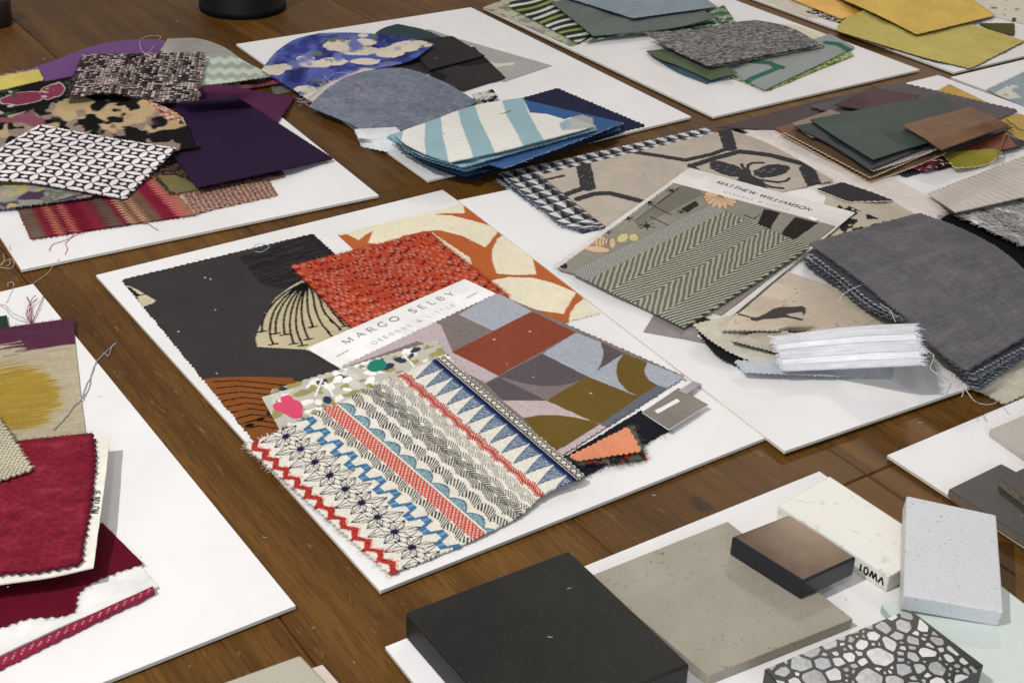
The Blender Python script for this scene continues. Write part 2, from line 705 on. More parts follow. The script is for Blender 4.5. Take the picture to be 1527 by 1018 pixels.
def sw(label, c, col, e=None, cell=1.15, t=1.0, lift=0.0, dome=None, teeth='1111', amp=1.5, tooth=4.6, mat='cloth', fray='', flen=4.0,
       fcol=None, r=7.0, name='fabric_swatch', cat='fabric swatch', group=FG, wr=.8, ec=None, parent=None, waves=None, stamp=True, fn=None, thick=None, seed=None):
    e = e or {}
    seed = len(SW) if seed is None else seed
    E = []
    for k in range(4):
        pts = [c[k]] + list(e.get(k, [])) + [c[(k + 1) % 4]]
        W_ = unp([p[0] for p in pts], [p[1] for p in pts], 0.0)[:, :2]
        E.append(W_)

    def ln(W_):
        return np.linalg.norm(np.diff(W_, axis=0), axis=1).sum()
    LU = (ln(E[0]) + ln(E[2])) / 2
    LV = (ln(E[1]) + ln(E[3])) / 2
    tc = max(2, 2 * int(round(tooth / cell / 2)))
    NU = max(tc, tc * int(round(LU / cell / tc)))
    NV = max(tc, tc * int(round(LV / cell / tc)))
    e0 = crom(E[0], NU + 1)
    e2 = crom(E[2], NU + 1)[::-1]
    e1 = crom(E[1], NV + 1)
    e3 = crom(E[3], NV + 1)[::-1]
    u = np.linspace(0, 1, NU + 1)[None, :]
    v = np.linspace(0, 1, NV + 1)[:, None]
    c0, c1, c2, c3 = E[0][0], E[1][0], E[2][0], E[3][0]
    ref = (e0[None] * (1 - v)[..., None] + e2[None] * v[..., None] + e3[:, None] * (1 - u)[..., None] + e1[:, None] * u[..., None]
           - ((1 - u) * (1 - v))[..., None] * c0 - (u * (1 - v))[..., None] * c1 - (u * v)[..., None] * c2 - ((1 - u) * v)[..., None] * c3)
    ref = ref.copy()
    g = G()
    g.u = np.broadcast_to(u, (NV + 1, NU + 1)).copy()
    g.v = np.broadcast_to(v, (NV + 1, NU + 1)).copy()
    g.X = g.u * LU
    g.Y = g.v * LV
    g.LU, g.LV = LU, LV
    g.px, g.py = prj(np.concatenate([ref, np.zeros(ref.shape[:2] + (1,))], -1))
    # pinked or rough-cut outline
    ctr = ref.mean((0, 1))
    base0 = ref.copy()

    def cut(line, idx_n, k):
        n = len(line)
        i = np.arange(n)
        if teeth[k] == '1':
            a = amp * (1 - np.abs((i % tc) / tc * 2 - 1)) * (.55 + .6 * hsh(i // tc, i * 0 + k, seed)) + .35 * (vn(i * cell / 2.0, i * 0.0 + k, seed) - .5)
        elif teeth[k] == '2':
            a = amp * .6 * (vn(i * cell / 1.7 + k * 31, i * 0.0 + seed, 5) + .6 * vn(i * cell / .8, i * 0.0 + seed, 6) - .5)
        else:
            a = .25 * (vn(i * cell / 6 + k * 31, i * 0.0 + seed, 5) - .5)
        tan = np.gradient(line, axis=0)
        nr = np.stack([tan[:, 1], -tan[:, 0]], 1)
        nr /= np.linalg.norm(nr, axis=1)[:, None] + 1e-9
        s = np.sign(((line - ctr) * nr).sum(1).mean())
        return nr * s * a[:, None], nr * s
    d0, n0 = cut(base0[0], None, 0)
    d1, n1 = cut(base0[:, -1], None, 1)
    d2, n2 = cut(base0[-1], None, 2)
    d3, n3 = cut(base0[:, 0], None, 3)
    ref[0] += d0
    ref[-1] += d2
    ref[:, -1] += d1
    ref[:, 0] += d3
    # drape on what lies below, keeping each point on its line of sight from the measured viewpoint
    L4 = [lift] * 4 if np.isscalar(lift) else lift
    lf = L4[0] * (1 - g.u) * (1 - g.v) + L4[1] * g.u * (1 - g.v) + L4[2] * g.u * g.v + L4[3] * (1 - g.u) * g.v
    for (da, du, dv, su, sv) in (dome or []):
        lf = lf + da * np.exp(-((g.u - du) / su) ** 2 - ((g.v - dv) / sv) ** 2)
    for (wa, ku, kv, ph) in (waves or []):
        lf = lf + wa * (.5 + .5 * np.sin(2 * math.pi * (ku * g.u + kv * g.v) + ph))
    lf = lf + wr * 2 * np.maximum(0, fbm(g.X / 38 + seed * 3.3, g.Y / 38 + seed, seed) - .38)
    cu, cv = LU / NU, LV / NV
    z = np.zeros(g.u.shape)
    for it in range(3):
        k = ((CZ - z) / CZ)[..., None]
        xy = ref * k
        z = drape(hs(xy[..., 0], xy[..., 1]), cu, cv, r) + t + lf
        if it == 0:
            z = np.minimum(z, z.mean() + 30)
    disp = 0.0
    colr = col(g) if callable(col) else solid(col, seed=seed)(g)
    if isinstance(colr, tuple):
        colr, disp = colr
    colr = colr * .91 + colr.mean(-1, keepdims=True) * .09
    colr = np.clip(colr, 2, 250)
    z = z + disp
    k = ((CZ - z) / CZ)[..., None]
    P = np.concatenate([ref * k, z[..., None]], -1)
    if stamp:
        i_, j_ = hidx(P[..., 0], P[..., 1])
        np.maximum.at(HF, (i_, j_), z)
    # mesh
    nv, nu = g.u.shape
    ntop = nv * nu
    idx = np.arange(ntop).reshape(nv, nu)
    topq = np.stack([idx[:-1, :-1], idx[1:, :-1], idx[1:, 1:], idx[:-1, 1:]], -1).reshape(-1, 4)
    loop = np.r_[idx[0, :-1], idx[:-1, -1], idx[-1, :0:-1], idx[:0:-1, 0]]
    th = thick if thick is not None else max(.5, min(t * .9, 1.0))
    dn = np.array([0, 0, -th])
    Pf = P.reshape(-1, 3)
    nl = len(loop)
    s0 = ntop + np.arange(nl)
    s1 = s0 + nl
    sq = np.stack([s0, s1, np.roll(s1, -1), np.roll(s0, -1)], -1)
    st_ = max(1, int(round(math.sqrt(ntop / 2500))))
    iu = np.unique(np.r_[np.arange(0, nu, st_), nu - 1])
    iv = np.unique(np.r_[np.arange(0, nv, st_), nv - 1])
    Bt = P[np.ix_(iv, iu)] + dn
    bi = (ntop + 2 * nl + np.arange(len(iv) * len(iu))).reshape(len(iv), len(iu))
    bq = np.stack([bi[:-1, :-1], bi[:-1, 1:], bi[1:, 1:], bi[1:, :-1]], -1).reshape(-1, 4)
    V = np.concatenate([Pf, Pf[loop], Pf[loop] + dn, Bt.reshape(-1, 3)])
    cl = (lin(colr) ** 1.10).reshape(-1, 3)
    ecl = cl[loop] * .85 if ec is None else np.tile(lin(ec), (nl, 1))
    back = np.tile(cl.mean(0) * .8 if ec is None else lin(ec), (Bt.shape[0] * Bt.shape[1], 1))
    C_ = np.concatenate([cl, ecl, ecl, back])
    uvt = np.stack([g.X, g.Y], -1).reshape(-1, 2)
    uv = np.concatenate([uvt, uvt[loop], uvt[loop], np.stack([g.X, g.Y], -1)[np.ix_(iv, iu)].reshape(-1, 2)])
    # orientation: make the top face upward
    a_, b_ = P[0, -1] - P[0, 0], P[-1, 0] - P[0, 0]
    if np.cross(a_, b_)[2] > 0:
        topq, sq, bq = topq[:, ::-1], sq[:, ::-1], bq[:, ::-1]
    ctr3 = np.array([V[:, 0].mean(), V[:, 1].mean(), V[:, 2].min()])
    pl = np.zeros(3) if parent is None else parent['_o']
    org = ctr3 if parent is None else np.array(pl)
    quads = np.concatenate([topq, sq, bq])
    sm = np.r_[np.ones(len(topq), bool), np.zeros(len(sq), bool), np.ones(len(bq), bool)]
    me = np_mesh(name, V - org, quads, C_, uv, sm)
    o = link(name, me, [MAT[mat] if isinstance(mat, str) else mat], parent, None if parent is not None else ctr3 / 1000)
    if parent is None:
        tag(o, label, cat, group)
    o['_o'] = [float(x) for x in org]
    SW.append(o)
    res = G()
    res.o, res.P, res.g, res.org = o, P, g, org
    # frayed yarn ends
    if fray:
        tri_v, tri_f, tri_c = [], [], []
        for ch in fray:
            k_ = int(ch)
            line = [P[0], P[:, -1], P[-1], P[:, 0]][k_]
            nrm = [n0, n1, n2, n3][k_]
            lc = [cl.reshape(nv, nu, 3)[0], cl.reshape(nv, nu, 3)[:, -1], cl.reshape(nv, nu, 3)[-1], cl.reshape(nv, nu, 3)[:, 0]][k_]
            n = len(line)
            for i in np.arange(0, n, max(1, int(1.1 / cell))):
                for rep in range(1 if random.random() < .8 else 2):
                    p = line[i] + np.array([random.uniform(-.5, .5), random.uniform(-.5, .5), -.3])
                    L_ = flen * random.uniform(.3, 1.0) * (1.6 if random.random() < .08 else 1)
                    d = np.array([nrm[i, 0], nrm[i, 1], 0]) + np.array([random.uniform(-.5, .5), random.uniform(-.5, .5), random.uniform(-.15, .3)])
                    d /= np.linalg.norm(d)
                    q1 = p + d * L_ * .5 + np.array([random.uniform(-.4, .4), random.uniform(-.4, .4), random.uniform(0, .4)])
                    q2 = p + d * L_ + np.array([random.uniform(-.8, .8), random.uniform(-.8, .8), random.uniform(-.5, .5)])
                    wv = np.cross(d, [0, 0, 1]) * .17
                    up = np.array([0, 0, .2])
                    b0 = len(tri_v)
                    for q, s in ((p, 1), (q1, .9), (q2, .5)):
                        tri_v += [q + wv * s, q - wv * s, q + up * s]
                    for a in (0, 3):
                        for (x, y) in ((0, 1), (1, 2), (2, 0)):
                            tri_f.append((b0 + a + x, b0 + a + y, b0 + a + 3 + y, b0 + a + 3 + x))
                    cc = lin(fcol) if fcol is not None else lc[i]
                    cc = cc * random.uniform(.8, 1.2)
                    tri_c += [cc] * 9
        if tri_v:
            V2 = np.array(tri_v)
            me2 = np_mesh('frayed_edge', V2 - org, np.array(tri_f), np.array(tri_c), V2[:, :2], np.ones(len(tri_f), bool))
            f_ = link('frayed_edge', me2, [MAT['cloth']], o)
            f_['kind'] = 'stuff'
    return res


# thread tubes ------------------------------------------------------------
TG = 'loose threads on boards and table'


def tube(pts, r, n=5):
    pts = np.asarray(pts)
    t = np.gradient(pts, axis=0)
    t /= np.linalg.norm(t, axis=1)[:, None] + 1e-9
    a = np.cross(t, np.array([0.13, .27, .95]))
    a /= np.linalg.norm(a, axis=1)[:, None] + 1e-9
    b = np.cross(t, a)
    an = np.linspace(0, 2 * math.pi, n, endpoint=False)
    V = pts[:, None] + r * (a[:, None] * np.cos(an)[None, :, None] + b[:, None] * np.sin(an)[None, :, None])
    m = len(pts)
    idx = np.arange(m * n).reshape(m, n)
    q = np.stack([idx[:-1], np.roll(idx[:-1], -1, 1), np.roll(idx[1:], -1, 1), idx[1:]], -1).reshape(-1, 4)
    return V.reshape(-1, 3), q


TM = {}


def thread(label, paths, rgb, r=.28, lift=0.0, group=TG, cat='thread', name='loose_thread', parent=None):
    if isinstance(paths[0][0], (int, float)):
        paths = [paths]
    Vs, Qs, n = [], [], 0
    for pts in paths:
        pp = [(p[0], p[1], p[2] if len(p) > 2 else lift) for p in pts]
        C_ = crom(np.array(pp, float), max(12, 8 * len(pp)))
        P = unp(C_[:, 0], C_[:, 1], 0)
        C_[:, :2] += np.stack([vn(np.arange(len(C_)) / 3.0, np.zeros(len(C_)), 3), vn(np.arange(len(C_)) / 3.0, np.ones(len(C_)), 5)], 1) * 1.6 - .8
        for _ in range(3):
            z = hs(P[:, 0], P[:, 1])
            zz = np.convolve(np.pad(np.maximum.reduce([z, np.roll(z, 1), np.roll(z, -1)]), 2, mode='edge'), np.ones(5) / 5, 'valid')
            z = np.maximum(zz, z) + r + .15 + C_[:, 2]
            P = unp(C_[:, 0], C_[:, 1], z)
        V, q = tube(P, r * .72)
        Vs.append(V)
        Qs.append(q + n)
        n += len(V)
    V = np.concatenate(Vs)
    q = np.concatenate(Qs)
    org = np.array([V[:, 0].mean(), V[:, 1].mean(), V[:, 2].min()])
    if parent is not None:
        org = np.array(parent['_o'])
    key = tuple(rgb)
    if key not in TM:
        TM[key] = plain_mat('yarn', rgb, .9, .1, var=.15, scale=400)
    me = np_mesh(name, V - org, q, None, None, np.ones(len(q), bool))
    o = link(name, me, [TM[key]], parent, None if parent is not None else org / 1000)
    if parent is None:
        tag(o, label, cat, group)
    return o


# stroke lettering ----------------------------------------------------------
def arc(cx, cy, rx, ry, a0, a1, n=14):
    return [(cx + rx * math.cos(math.radians(a0 + (a1 - a0) * i / n)), cy + ry * math.sin(math.radians(a0 + (a1 - a0) * i / n))) for i in range(n + 1)]


# glyph: (advance, [(weight, polyline)...]); T thick, t thin
GL = {
    'M': (.95, [(0, [(.1, 0), (.1, 1)]), (1, [(.1, 1), (.46, .05)]), (0, [(.46, .05), (.82, 1)]), (1, [(.82, 1), (.82, 0)])]),
    'A': (.78, [(0, [(.02, 0), (.38, 1)]), (1, [(.38, 1), (.74, 0)]), (0, [(.16, .36), (.6, .36)])]),
    'R': (.75, [(1, [(.12, 0), (.12, 1)]), (0, [(.12, 1)] + arc(.36, .76, .24, .24, 90, -90) + [(.12, .52)]), (1, [(.36, .52), (.7, 0)])]),
    'G': (.85, [(1, arc(.46, .5, .40, .5, 50, 300, 18)), (0, [(.66, .08), (.72, .14), (.72, .44), (.5, .44)])]),
    'O': (.92, [(1, arc(.46, .5, .40, .5, 0, 360, 24))]),
    'S': (.62, [(1, arc(.3, .74, .22, .25, 30, 240, 10) + arc(.3, .26, .24, .26, 70, -140, 12))]),
    'E': (.66, [(1, [(.12, 0), (.12, 1)]), (0, [(.12, 1), (.56, 1)]), (0, [(.12, .52), (.48, .52)]), (0, [(.12, 0), (.58, 0)])]),
    'L': (.62, [(1, [(.12, 0), (.12, 1)]), (0, [(.12, 0), (.56, 0)])]),
    'B': (.72, [(1, [(.12, 0), (.12, 1)]), (0, [(.12, 1)] + arc(.34, .77, .22, .23, 90, -90) + [(.12, .54)]), (0, [(.34, .54)] + arc(.36, .27, .26, .27, 90, -90) + [(.12, 0)])]),
    'Y': (.72, [(1, [(.02, 1), (.36, .48)]), (0, [(.70, 1), (.36, .48)]), (1, [(.36, .48), (.36, 0)])]),
    'N': (.85, [(0, [(.12, 0), (.12, 1)]), (1, [(.12, 1), (.72, 0)]), (0, [(.72, 0), (.72, 1)])]),
    '&': (.85, [(1, [(.78, 0), (.24, .68)] + arc(.38, .8, .16, .2, 210, -30, 10) + [(.18, .34)] + arc(.34, .22, .24, .22, 150, 340, 10) + [(.74, .44)])]),
    'I': (.34, [(1, [(.17, 0), (.17, 1)])]),
    'T': (.72, [(1, [(.36, 0), (.36, 1)]), (0, [(.04, 1), (.68, 1)])]),
    'H': (.82, [(1, [(.12, 0), (.12, 1)]), (1, [(.70, 0), (.70, 1)]), (0, [(.12, .52), (.70, .52)])]),
    'W': (1.1, [(1, [(.02, 1), (.3, 0)]), (0, [(.3, 0), (.54, .95)]), (1, [(.54, .95), (.8, 0)]), (0, [(.8, 0), (1.06, 1)])]),
    'V': (.76, [(1, [(.02, 1), (.37, 0)]), (0, [(.37, 0), (.72, 1)])]),
    'J': (.5, [(1, [(.36, 1), (.36, .2)] + arc(.2, .18, .16, .18, 0, -170, 8))]),
    '0': (.66, [(1, arc(.33, .5, .27, .5, 0, 360, 20))]),
    '1': (.46, [(1, [(.1, .78), (.28, 1), (.28, 0)])]),
    '8': (.66, [(1, arc(.33, .75, .22, .25, 0, 360, 14)), (1, arc(.33, .25, .27, .26, 0, 360, 14))]),
    ' ': (.45, []),
}


def lettering(txt, A, B, h, mat, parent, zf, wthick=.09, wthin=.05, shear=0.0, track=.12, up=None, name='lettering', z0=0.0):
    """text from point A to point B (mm, on a surface); zf(x, y) is the height of that surface"""
    A = np.array(A, float)
    B = np.array(B, float)
    tot = sum(GL[ch][0] + track for ch in txt) - track
    dx = (B - A) / tot
    ul = h
    ax = (B - A) / np.linalg.norm(B - A)
    upv = np.array([-ax[1], ax[0]]) if up is None else np.array(up, float)
    V, Q = [], []
    x = 0
    sx = np.linalg.norm(dx)
    for ch in txt:
        adv, strokes = GL[ch]
        for wt, pl in strokes:
            wd = (wthick if wt else wthin) * h * .5
            pl2 = []
            for p, q in zip(pl[:-1], pl[1:]):
                m = max(1, int(math.hypot((q[0] - p[0]) * sx, (q[1] - p[1]) * h) / 2.0))
                for i in range(m):
                    pl2.append((p[0] + (q[0] - p[0]) * i / m, p[1] + (q[1] - p[1]) * i / m))
            pl2.append(pl[-1])
            P = np.array([A + ax * ((x + p[0] + shear * p[1]) * sx) + upv * (p[1] * h) for p in pl2])
            t = np.gradient(P, axis=0)
            t /= np.linalg.norm(t, axis=1)[:, None] + 1e-9
            nr = np.stack([-t[:, 1], t[:, 0]], 1) * wd
            b0 = len(V)
            for a_, b_ in zip(P + nr, P - nr):
                V += [a_, b_]
            for i in range(len(P) - 1):
                Q.append((b0 + 2 * i, b0 + 2 * i + 1, b0 + 2 * i + 3, b0 + 2 * i + 2))
        x += adv + track
    V = np.array(V)
    z = zf(V[:, 0], V[:, 1])
    V3 = np.concatenate([V, z[:, None]], 1)
    org = np.array(parent['_o'])
    me = np_mesh(name, V3 - org, np.array(Q), None, None, None)
    return link(name, me, [mat], parent)


def near_z(P, off=.22):
    F = P.reshape(-1, 3)

    def f(x, y):
        out = np.empty(len(x))
        for s in range(0, len(x), 200):
            d = (F[None, :, 0] - x[s:s + 200, None]) ** 2 + (F[None, :, 1] - y[s:s + 200, None]) ** 2
            k = np.argsort(d, 1)[:, :4]
            out[s:s + 200] = F[k, 2].max(1)
        return out + off
    return f


# ------------------------------------------------------------------ pattern helpers
def A3(*c):
    return np.array(c, float)


def paint(c, k, rgb):
    c[k] = rgb


def blend(c, a, rgb):
    a = np.clip(a, 0, 1)[..., None]
    return c * (1 - a) + np.array(rgb, float) * a


def mottled(g, c, m=.05, seed=0, big=25):
    n = fbm(g.X / big + seed, g.Y / big, seed) - .5
    n2 = fbm(g.X / 3.0, g.Y / 3.0, seed + 4, 2) - .5
    return c * (1 + 2 * m * n + m * n2)[..., None]


def canvas(g, rgb):
    return np.broadcast_to(np.array(rgb, float), g.X.shape + (3,)).copy()


def tweed(pal_w, pal_f, p=2.0, seed=0, seg=5.0, dh=.5, pw=None, pf=None):
    pal_w = np.array(pal_w, float)
    pal_f = np.array(pal_f, float)

    def f(g):
        wob = .5 * (vn(g.X / 6, g.Y / 6, seed + 2) - .5)
        a = g.X / p + wob
        b = g.Y / p + .5 * (vn(g.X / 6, g.Y / 6, seed + 3) - .5)
        i, j = np.floor(a), np.floor(b)
        over = ((i + j) % 2 == 0)
        iw = (hsh(i, np.floor(g.Y / seg + hsh(i, i * 0, seed) * 9), seed) * len(pal_w)).astype(int) % len(pal_w)
        jf = (hsh(np.floor(g.X / seg + hsh(j, j * 0, seed + 1) * 9), j, seed + 7) * len(pal_f)).astype(int) % len(pal_f)
        c = np.where(over[..., None], pal_w[iw], pal_f[jf])
        fa, fb = a - i - .5, b - j - .5
        dd = np.where(over, np.cos(fa * math.pi * .9), np.cos(fb * math.pi * .9))
        c = c * (.9 + .2 * hsh(i, j, seed + 5))[..., None]
        return c, dh * (dd - .5)
    return f


def weave_plain(rgb, rgb2, p=1.6, dh=.25, seed=0):
    def f(g):
        a, b = g.X / p, g.Y / p
        i, j = np.floor(a), np.floor(b)
        o = ((i + j) % 2 == 0)
        c = np.where(o[..., None], A3(*rgb), A3(*rgb2))
        fa, fb = a - i - .5, b - j - .5
        return mottled(g, c, .05, seed), dh * (np.where(o, np.cos(fa * 2.8), np.cos(fb * 2.8)) - .5)
    return f


def blotch(bg, layers, sx=14.0, seed=0, m=.04):
    """painterly floral: layers of (rgb, threshold, scale, seed)"""
    def f(g):
        c = canvas(g, bg)
        for q, (rgb, th, s, sd) in enumerate(layers):
            n = fbm(g.X / s + sd * 3.7, g.Y / s + sd * 1.3, sd + seed, 3)
            n2 = fbm(g.X / (s * .3), g.Y / (s * .3), sd + 40, 2) - .5
            c = blend(c, (n + .06 * n2 - th) * 26, A3(*rgb) * (1.0))
            c = c
        return mottled(g, c, m, seed)
    return f


# ================================================================== centre board, first layer
def p_charcoal(g):
    x, y = g.px, g.py
    c = canvas(g, (66, 62, 63))
    # slubbed darker block
    blk = inpoly(x, y, [(357, 383), (464, 348), (500, 380), (458, 417), (425, 431), (405, 428), (388, 422)])
    c[blk] = (43, 39, 41)
    sl = (vn(g.X / 9, g.Y / .9, 3) > .62) & blk
    c[sl] = (60, 56, 57)
    # cream fan with black stems
    fan = [(454, 416), (432, 428), (410, 445), (394, 470), (384, 496), (381, 504), (384, 517), (454, 521), (560, 560), (560, 440)]
    kf = inpoly(x, y, fan)
    c[kf] = (196, 183, 150)
    stems = ([(985, 390), (900, 440), (830, 510), (800, 570), (797, 618)], [(990, 390), (915, 445), (855, 520), (838, 580), (836, 640), (852, 678)], [(993, 390), (930, 445), (880, 520), (862, 580), (864, 627)],
             [(997, 390), (945, 450), (910, 520), (900, 580), (905, 633)], [(1000, 390), (960, 455), (935, 530), (930, 600), (947, 676)], [(1005, 392), (976, 460), (960, 530), (962, 610), (990, 684)],
             [(1010, 395), (990, 460), (985, 530), (997, 600), (1018, 654)], [(1016, 395), (1012, 450), (1018, 530), (1040, 596)], [(1022, 397), (1038, 440), (1050, 510), (1080, 580), (1130, 640)],
             [(1030, 400), (1062, 440), (1090, 520), (1170, 610)], [(1040, 405), (1088, 450), (1130, 520), (1192, 592)], [(1050, 410), (1110, 460), (1180, 555)])
    for q, S_ in enumerate(stems):
        L_ = crom([(140 + a / 3.181, 300 + b / 3.181) for a, b in S_], 12)
        c[(pdist(x, y, [tuple(p) for p in L_], 1.6) < 1.75) & kf] = (22, 20, 22)
        tx, ty = L_[-1]
        if q not in (8, 9):
            c[(pdist(x, y, [(tx - 6, ty + 1), (tx + 6, ty - 1)], 2.2) < 2.1) & kf] = (22, 20, 22)
    # small cream corner at the left
    k = inpoly(x, y, [(187, 424), (205, 432), (232, 448), (228, 452), (214, 457), (203, 440)])
    c[k] = (206, 194, 164)
    c[(pdist(x, y, [(192, 429), (206, 440)], 1.6) < 2.2) & k] = (20, 20, 20)
    c[pdist(x, y, [(202, 442), (215, 439)], 2.2) < 1.8] = (20, 20, 20)
    # brown sun with dark contour lines
    sun = inpoly(x, y, [(300, 566), (316, 563), (370, 561), (434, 563), (470, 590), (470, 700), (330, 700)])
    c[sun] = (142, 84, 38)
    for q in range(9):
        L_ = [(318 + q * 4.0, 569 + q * 9.5), (350 + q * 4.5, 567 + q * 8.4), (395 + q * 3, 571 + q * 8.6), (440, 576 + q * 10.5)]
        c[(pdist(x, y, L_, 1.8) < 1.35) & sun] = (30, 20, 14)
    for q in range(3):
        c[ell(x, y, 372 + q * 16, 634 - q * 9, 7, 3, -.2) < 1] = (26, 20, 18)
    # lint
    for lx, ly in ((306, 414), (314, 416), (321, 462), (266, 494), (323, 556)):
        c[ell(x, y, lx, ly, 1.4, .9) < 1] = (205, 205, 205)
    return mottled(g, c, .05, 3)


sw('charcoal printed fabric with cream fan and brown sun motifs on the centre board', [(183, 417), (466, 349), (722, 588), (392, 670)], p_charcoal,
   cell=.8, t=.7, mat='print', wr=.25)


def p_orange(g):
    x, y = g.px, g.py
    c = canvas(g, (190, 104, 52))
    cream = (232, 222, 196)
    for P in ([(549, 362), (556, 345), (575, 333), (600, 325), (640, 320), (672, 321), (705, 329), (746, 341), (724, 369), (690, 352), (655, 343), (630, 345), (600, 352), (580, 366)],
              [(741, 408), (734, 388), (734, 372), (742, 356), (757, 345), (772, 357), (791, 372), (800, 409), (770, 410)],
              [(733, 418), (760, 413), (795, 414), (825, 422), (859, 436), (840, 468), (800, 462), (760, 446)],
              [(848, 484), (850, 468), (858, 455), (870, 446), (890, 440), (915, 470)],
              [(506, 352), (517, 349), (535, 358), (545, 350), (570, 338), (600, 330), (560, 322), (506, 330)],
              [(598, 330), (620, 325), (660, 318), (693, 318), (690, 300), (600, 310)],
              [(640, 344), (700, 384), (704, 394), (694, 394)]):
        c[inpoly(x, y, P)] = cream
    return mottled(g, c, .035, 5)


sw('orange fabric printed with large cream curved segments on the centre board', [(504, 350), (704, 301), (893, 466), (690, 520)], p_orange,
   cell=.95, t=.6, mat='print', wr=.2, teeth='1010', e={1: [(800, 383)]}, fray='2', flen=3)

# ================================================================== the boards that overlap it
bboard('white board under the bee print and herringbone fabrics overlapping the centre board', 'BL', (1170, 672), 31.5, 297, 420, z=BOARD_Z + 1.8)


def p_redtweed(g):
    p = 2.1
    a = g.X / p
    b = g.Y / (p * 1.5)
    i = np.floor(a)
    b = b + (i % 2) * .5
    j = np.floor(b)
    h = hsh(i, j, 4)
    c = canvas(g, (196, 74, 44))
    k = (j + 2 * i + np.floor(2 * hsh(i, i * 0, 17))) % 4
    big = fbm(g.X / 9, g.Y / 14, 6, 2)
    c = np.where((h > .6)[..., None], A3(206, 88, 56), c)
    c = np.where(((k == 0) & (h < .92) & (big > .36))[..., None], A3(204, 132, 112), c)
    c = np.where(((k == 2) & (i % 2 == 0) & (h < .9) & (big < .62))[..., None], A3(136, 36, 44), c)
    c = np.where(((k == 1) & (i % 2 == 1) & (h < .30))[..., None], A3(120, 32, 46), c)
    gap = np.abs(a - i - .5) > .36
    c[gap] *= .72
    fb = b - j - .5
    return mottled(g, c, .05, 2), .55 * (np.cos((a - i - .5) * 2.6) * np.cos(fb * 2.2) - .5)


sw('orange red chunky tweed swatch partly under the printed header card', [(436, 397), (637, 346), (757, 441), (528, 490)], p_redtweed,
   cell=.62, t=1.6, mat='coarse', fray='0123', flen=2.6, wr=.2, amp=1.6)



# header card with geometric fabric
CARD = sw('white header card lettered in grey with a geometric printed fabric mounted on it', [(457, 519), (693, 416), (1039, 577), (808, 724)], (238, 236, 234), cell=1.6, t=.7,
          mat='card', teeth='0000', wr=0, r=30, lift=[.2, .2, 2.5, 2], name='sample_card', cat='sample card', group='sample cards with header strips', ec=(225, 222, 218))


def p_geo(g):
    def z8(*P):
        return [(640 + a / 3.3932, 420 + b / 3.3932) for a, b in P]
    x, y = g.px, g.py
    blue, taupe, lil, rust, mauve, oliv, slate = (170, 174, 184), (133, 122, 118), (193, 176, 178), (146, 74, 54), (101, 90, 95), (117, 94, 42), (108, 112, 124)
    c = canvas(g, taupe)

    def P(col, *pts):
        c[inpoly(x, y, z8(*pts))] = col
    P(taupe, (-420, 420), (145, 165), (330, 248), (115, 355), (-80, 260), (-300, 520))
    P(lil, (-520, 330), (-60, 160), (60, 220), (120, 360), (-60, 300), (-560, 480))
    P((122, 112, 94), (-700, 500), (-300, 360), (-380, 300), (-620, 380))
    P(blue, (148, 166), (330, 62), (345, 55), (520, 150), (325, 248))
    P(rust, (115, 356), (520, 150), (742, 257), (350, 475))
    P(lil, (116, 358), (350, 475), (285, 512), (40, 380), (60, 330))
    P(taupe, (350, 478), (800, 478), (592, 600), (588, 598))
    P(mauve, (352, 478), (572, 363), (800, 478), (770, 497), (720, 515), (650, 526), (580, 527), (510, 520), (440, 504), (390, 488))
    P(mauve, (285, 512), (355, 480), (420, 515), (590, 600), (370, 600))
    P(blue, (573, 363), (742, 257), (868, 305), (882, 345), (880, 375), (868, 415), (848, 450), (800, 478))
    P(mauve, (866, 303), (985, 362), (848, 452), (870, 415), (882, 375), (880, 345))
    P(blue, (800, 478), (848, 450), (985, 362), (952, 410), (946, 460), (960, 505), (1000, 550), (1062, 582))
    P(oliv, (985, 362), (1105, 408), (1090, 440), (1092, 465), (1115, 500), (1155, 522), (1062, 584), (1000, 550), (960, 505), (946, 460), (952, 410))
    P(blue, (1105, 408), (1310, 488), (1190, 540), (1155, 522), (1115, 500), (1092, 465), (1090, 440))
    P(oliv, (592, 602), (800, 479), (1062, 583), (872, 716), (826, 706))
    P(lil, (368, 600), (592, 600), (830, 708), (740, 686), (650, 674), (560, 674), (478, 688), (420, 640))
    P(oliv, (476, 688), (560, 674), (650, 674), (740, 686), (820, 704), (862, 722), (650, 855), (560, 790))
    P(lil, (650, 853), (862, 722), (910, 738), (690, 900))
    P(slate, (868, 718), (1062, 583), (1155, 522), (1200, 536), (1340, 480), (910, 745))
    for lx, ly in ((737, 506), (790, 494), (905, 564), (881, 586)):
        c[ell(x, y, lx, ly, 1.8, 1.1) < 1] = (216, 190, 170)
    c *= (1 + .10 * (hsh(np.floor(g.X / .9), np.floor(g.Y / .9), 3) - .5))[..., None]
    return mottled(g, c, .02, 3)


sw(None, [(511, 546), (741, 438), (1020, 561), (797, 703)], p_geo, cell=.62, t=.7, mat='print', wr=0, r=20, lift=[0, 0, .6, .6], parent=CARD.o, name='fabric', teeth='1111', amp=1.5)


def pxline(P, h):
    return unp(P[0], P[1], h)[:2]


zc = near_z(CARD.P)
hh = float(CARD.P[:6, :, 2].mean())
lettering('MARGO SELBY', pxline((516, 513), hh), pxline((680, 439), hh), 6.0, M_INKG, CARD.o, zc, wthick=.15, wthin=.075, track=.42)
lettering('OSBORNE & LITTLE', pxline((557, 514), hh), pxline((680, 456), hh), 3.6, M_INKL, CARD.o, zc, wthick=.14, wthin=.09, track=.42, name='small_lettering')


